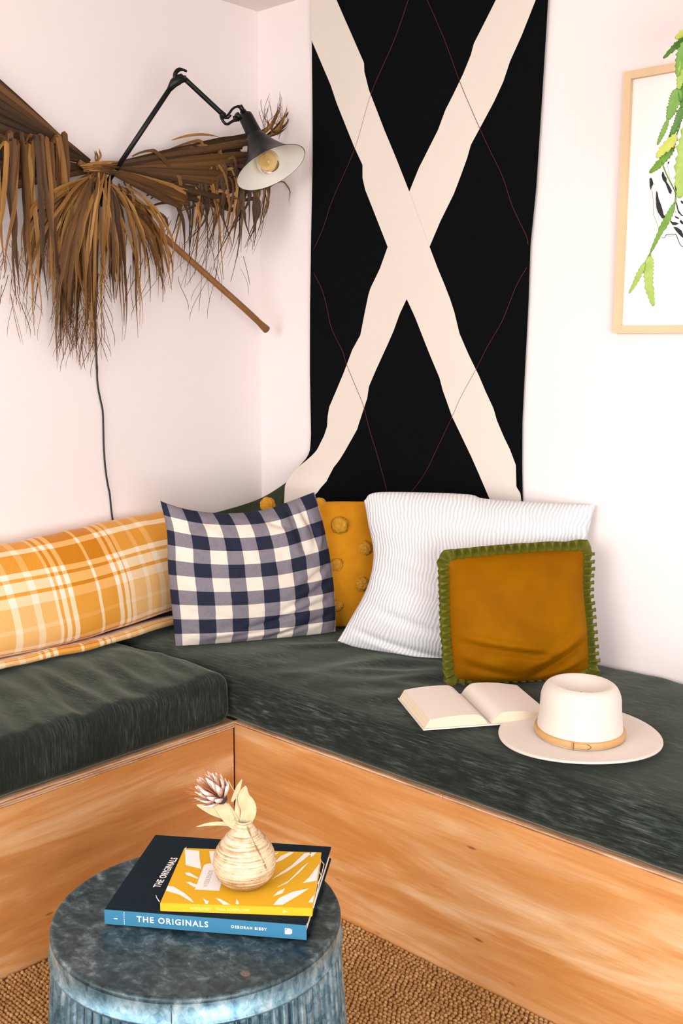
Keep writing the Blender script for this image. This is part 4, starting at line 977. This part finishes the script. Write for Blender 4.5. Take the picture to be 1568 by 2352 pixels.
    for k in range(52):
        x0 = rnd.uniform(390, 585); y0 = rnd.uniform(370, 470); x1 = x0+rnd.uniform(-50, 60); y1 = rnd.uniform(490, 670) - max(0, x0-520)*.6; curl(x0, y0, min(605, x1), y1, rnd.uniform(6, 12), rnd.choice((M_PALM, M_PALM, M_PLEAT)))
    for k in range(9):
        x0 = rnd.uniform(570, 606); y0 = rnd.uniform(400, 430); curl(x0, y0, x0+rnd.uniform(-15, 15), rnd.uniform(520, 590), rnd.uniform(3, 6))
    # frayed tip behind the shade
    for k in range(12):
        a = D(rnd.uniform(590, 625), rnd.uniform(300, 318), .0); e = D(rnd.uniform(600, 672), rnd.uniform(235, 300), -.01); strip(bez(a, a.lerp(e, .3)+Vector((0, .02, -.005)), a.lerp(e, .7)+Vector((0, .02, -.01)), e, 10), rnd.uniform(4, 9))
    strip(bez(D(575, 440, .0), D(620, 438, .0), D(640, 410, .0), D(655, 418, .0), 8)+bez(D(655, 418), D(664, 430), D(666, 450), D(666, 472), 8)[1:], 4)
    strip(bez(D(395, 322, .02), D(440, 305, .04), D(480, 305, .04), D(508, 318, .02), 10), 8)
    # fine fibres
    m = MB()
    for k in range(230):
        r = rnd.random()
        if r < .5: x0, y0, x1, y1 = rnd.uniform(130, 240), rnd.uniform(560, 780), 0, 0; x1 = x0+rnd.uniform(-35, 35); y1 = y0+rnd.uniform(40, 120)
        elif r < .7: x0, y0 = rnd.uniform(0, 120), rnd.uniform(540, 700); x1, y1 = x0+rnd.uniform(-30, 35), y0+rnd.uniform(40, 120)
        elif r < .9: x0, y0 = rnd.uniform(290, 560), rnd.uniform(480, 640); x1, y1 = x0+rnd.uniform(-70, 30), y0+rnd.uniform(40, 140)
        else: x0, y0 = rnd.uniform(600, 650), rnd.uniform(270, 320); x1, y1 = x0+rnd.uniform(-10, 25), y0-rnd.uniform(20, 70)
        z = rnd.uniform(-.01, .03); x1 = min(x1, 670)
        m.tube(bez(D(x0, y0, z), D(lerp(x0, x1, .2)+rnd.uniform(-10, 10), lerp(y0, y1, .35), z), D(lerp(x0, x1, .9)+rnd.uniform(-12, 12), lerp(y0, y1, .7), z), D(x1, y1, z), 7), [rnd.uniform(.0005, .0010)]*7+[.0002], 4)
    tag(m.build('leaf_fibres', M_PALM, pf_), kind='stuff')
palm()

# ================================================================= framed print
def frame():
    x0 = 1.3505; x1 = x0+.47; z1 = 2.0742; z0 = 1.4310; t = .0195; d0 = -.022
    fr = thing('framed_print', Vector((lerp(x0, x1, .5), -.011, z0)), 'pale oak framed ink drawing on the right wall behind the trailing plant', 'picture')
    def bar(a, b): m = MB(); m.box(a, b); m.build('frame_moulding', M_FRAME, fr, False)
    bar((x0, d0, z0), (x0+t, -.001, z1)); bar((x1-t, d0, z0), (x1, -.001, z1)); bar((x0+t, d0, z1-t), (x1-t, -.001, z1)); bar((x0+t, d0, z0), (x1-t, -.001, z0+t))
    m = MB(); m.box((x0+t, -.008, z0+t), (x1-t, -.003, z1-t)); m.build('paper', M_MAT, fr, False)
    Y = -.0085
    J = lambda L: [ony(1480+a/8.716, 330+b/8.716, Y) for a, b in L]
    def blob(L, mat=M_INK): 
        q = J(L); poly('ink_shape', q, mat, fr, Vector((0, -1, 0)), .0002)
    def line(L, w, mat=M_INK):
        p = catmull(J(L), 5); n = len(p); m = MB(); m.ribbon(p, [w/8.716*.0011*(.5+.5*math.sin(3.1*i/(n-1))+.25) for i in range(n)], Vector((0, -1, 0))); m.build('ink_line', mat, fr)
    blob([(95,700),(130,680),(155,720),(175,800),(140,860),(120,930),(100,850)]); blob([(350,570),(375,560),(400,640),(440,690),(440,760),(500,850),(545,940),(530,1010),(490,990),(455,900),(420,800),(360,720),(340,640)])
    blob([(235,940),(260,980),(280,1100),(330,1230),(360,1330),(380,1420),(430,1470),(350,1500),(270,1380),(235,1280),(225,1100)]); blob([(470,1500),(560,1570),(620,1570),(690,1600),(620,1630),(560,1630)]); blob([(600,1440),(680,1480),(690,1510),(620,1490)]); blob([(700,1560),(720,1520),(790,1590),(790,1620),(740,1610)])
    blob([(570,1660),(660,1680),(740,1740),(800,1900),(740,1870),(690,1820),(620,1740)]); blob([(620,1150),(650,1200),(680,1330),(740,1420),(800,1440),(740,1450),(670,1380),(640,1270)]); blob([(600,780),(640,800),(650,900),(625,960),(600,870)]); blob([(460,370),(495,350),(490,390),(465,415)]); blob([(720,1130),(800,1180),(800,1220),(730,1190)])
    line([(215,800),(170,830),(140,900),(160,1050),(180,1250),(170,1400),(220,1520),(260,1650),(280,1750)], 9, M_INKG); line([(230,950),(210,1200),(260,1400),(300,1600)], 5, M_INKG); line([(450,400),(470,500),(490,620),(510,700),(600,690)], 6, M_INKG); line([(330,1880),(400,1880),(440,1820),(600,1810),(640,1850),(690,1980),(740,2050),(820,2080)], 11); line([(430,1840),(520,1850),(600,1830)], 9, M_INKG)
    line([(230,1130),(250,1230),(320,1280),(350,1400),(420,1470),(560,1620),(680,1640),(800,1640)], 7, M_MAT); line([(610,960),(640,1100),(610,1230),(600,1330),(640,1400)], 6)
    rnd = random.Random(3)
    for k in range(9):
        a = rnd.uniform(850, 1900); b = rnd.uniform(800, 1900); blob([(a, b), (a+60, b+40), (a+140, b+190), (a+60, b+160)])
frame()

# ================================================================= trailing cactus
def cactus():
    PY = -.30
    c = lambda a, b: ony(a, b, PY)
    top = c(1690, 20)
    pl = thing('trailing_cactus', top, 'green trailing leaf cactus hanging in front of the framed print', 'plant')
    wp = lambda t: (.35+.65*math.sin(math.pi*min(1, t*1.0)**.75)) * (1 if t < .97 else .5) if t > .08 else .3+t*3
    S = [([(1600,70),(1572,76),(1550,88)], 20, 'y', 3), ([(1590,75),(1565,95),(1545,112),(1523,134)], 15, 'd', 4), ([(1590,80),(1572,110),(1562,140),(1556,176)], 26, 'm', 5), ([(1582,90),(1572,140),(1566,190),(1562,235)], 22, 'd', 6), ([(1575,100),(1569,150),(1562,185),(1558,205)], 20, 'l', 5),
         ([(1572,200),(1568,225),(1565,250)], 14, 'd', 4), ([(1557,203),(1551,225),(1543,250),(1533,275)], 27, 'm', 7), ([(1534,273),(1526,295),(1517,315),(1509,333)], 12, 'm', 5), ([(1564,246),(1559,270),(1549,295),(1536,319)], 17, 'd', 7), ([(1552,309),(1540,328),(1522,345),(1507,362)], 23, 'y', 3),
         ([(1548,322),(1535,350),(1512,378),(1491,397)], 19, 'm', 7), ([(1549,466),(1535,497),(1515,535),(1494,579)], 15, 'm', 8), ([(1480,604),(1470,625),(1458,650),(1444,674)], 13, 'l', 5), ([(1493,588),(1489,620),(1491,660),(1500,703)], 22, 'l', 7), ([(1585,270),(1575,330),(1564,400),(1560,455)], 34, 'l', 9), ([(1600,240),(1590,300),(1580,360)], 26, 'm', 6),
         ([(1660,40),(1640,100),(1625,170),(1620,250)], 28, 'm', 8), ([(1680,40),(1670,120),(1660,200),(1655,300)], 28, 'd', 8), ([(1720,40),(1725,130),(1715,230)], 28, 'm', 8), ([(1760,50),(1775,140),(1770,220)], 26, 'l', 8)]
    for k, (L, w, col, te) in enumerate(S):
        dep = -.02*((k*7) % 5)/5
        leafmesh('cactus_leaf', L, w, M_C[col], pl, lambda a, b, dep=dep: ony(a, b, PY+dep), .12, .0028, (te*1.6, .55), wp)
    m = MB()
    for L in ([(1519,372),(1530,400),(1545,430),(1551,445),(1549,468)], [(1495,577),(1488,590),(1480,606)], [(1494,577),(1493,590)], [(1562,235),(1563,248)], [(1556,176),(1557,205)], [(1600,70),(1640,45),(1680,20)], [(1590,78),(1630,55),(1680,20)], [(1585,270),(1590,180),(1600,90),(1660,30)], [(1536,318),(1520,370)], [(1600,240),(1605,150),(1620,80),(1670,30)], [(1553,310),(1560,290),(1566,250)]):
        m.tube(catmull([c(a, b) for a, b in L], 5), .0016, 6)
    m.build('stem', M_C['m'], pl)
    pc = Vector((c(1700, 20).x, PY, c(1700, 20).z-.06)); m = MB()
    m.lathe([(.0, 0), (.05, 0), (.06, .02), (.075, .11), (.078, .115), (.072, .115), (.066, .10), (0, .10)], pc, n=40); m.build('plant_pot', M_POT, pl)
    m = MB(); m.tube([pc+Vector((0, .07, .08)), Vector((pc.x, -.001, pc.z+.08))], .006, 8); m.tube([pc+Vector((.078*math.cos(a), .078*math.sin(a), .09)) for a in [k*math.pi/12 for k in range(25)]], .003, 6); m.build('wall_bracket', M_METAL, pl)
cactus()
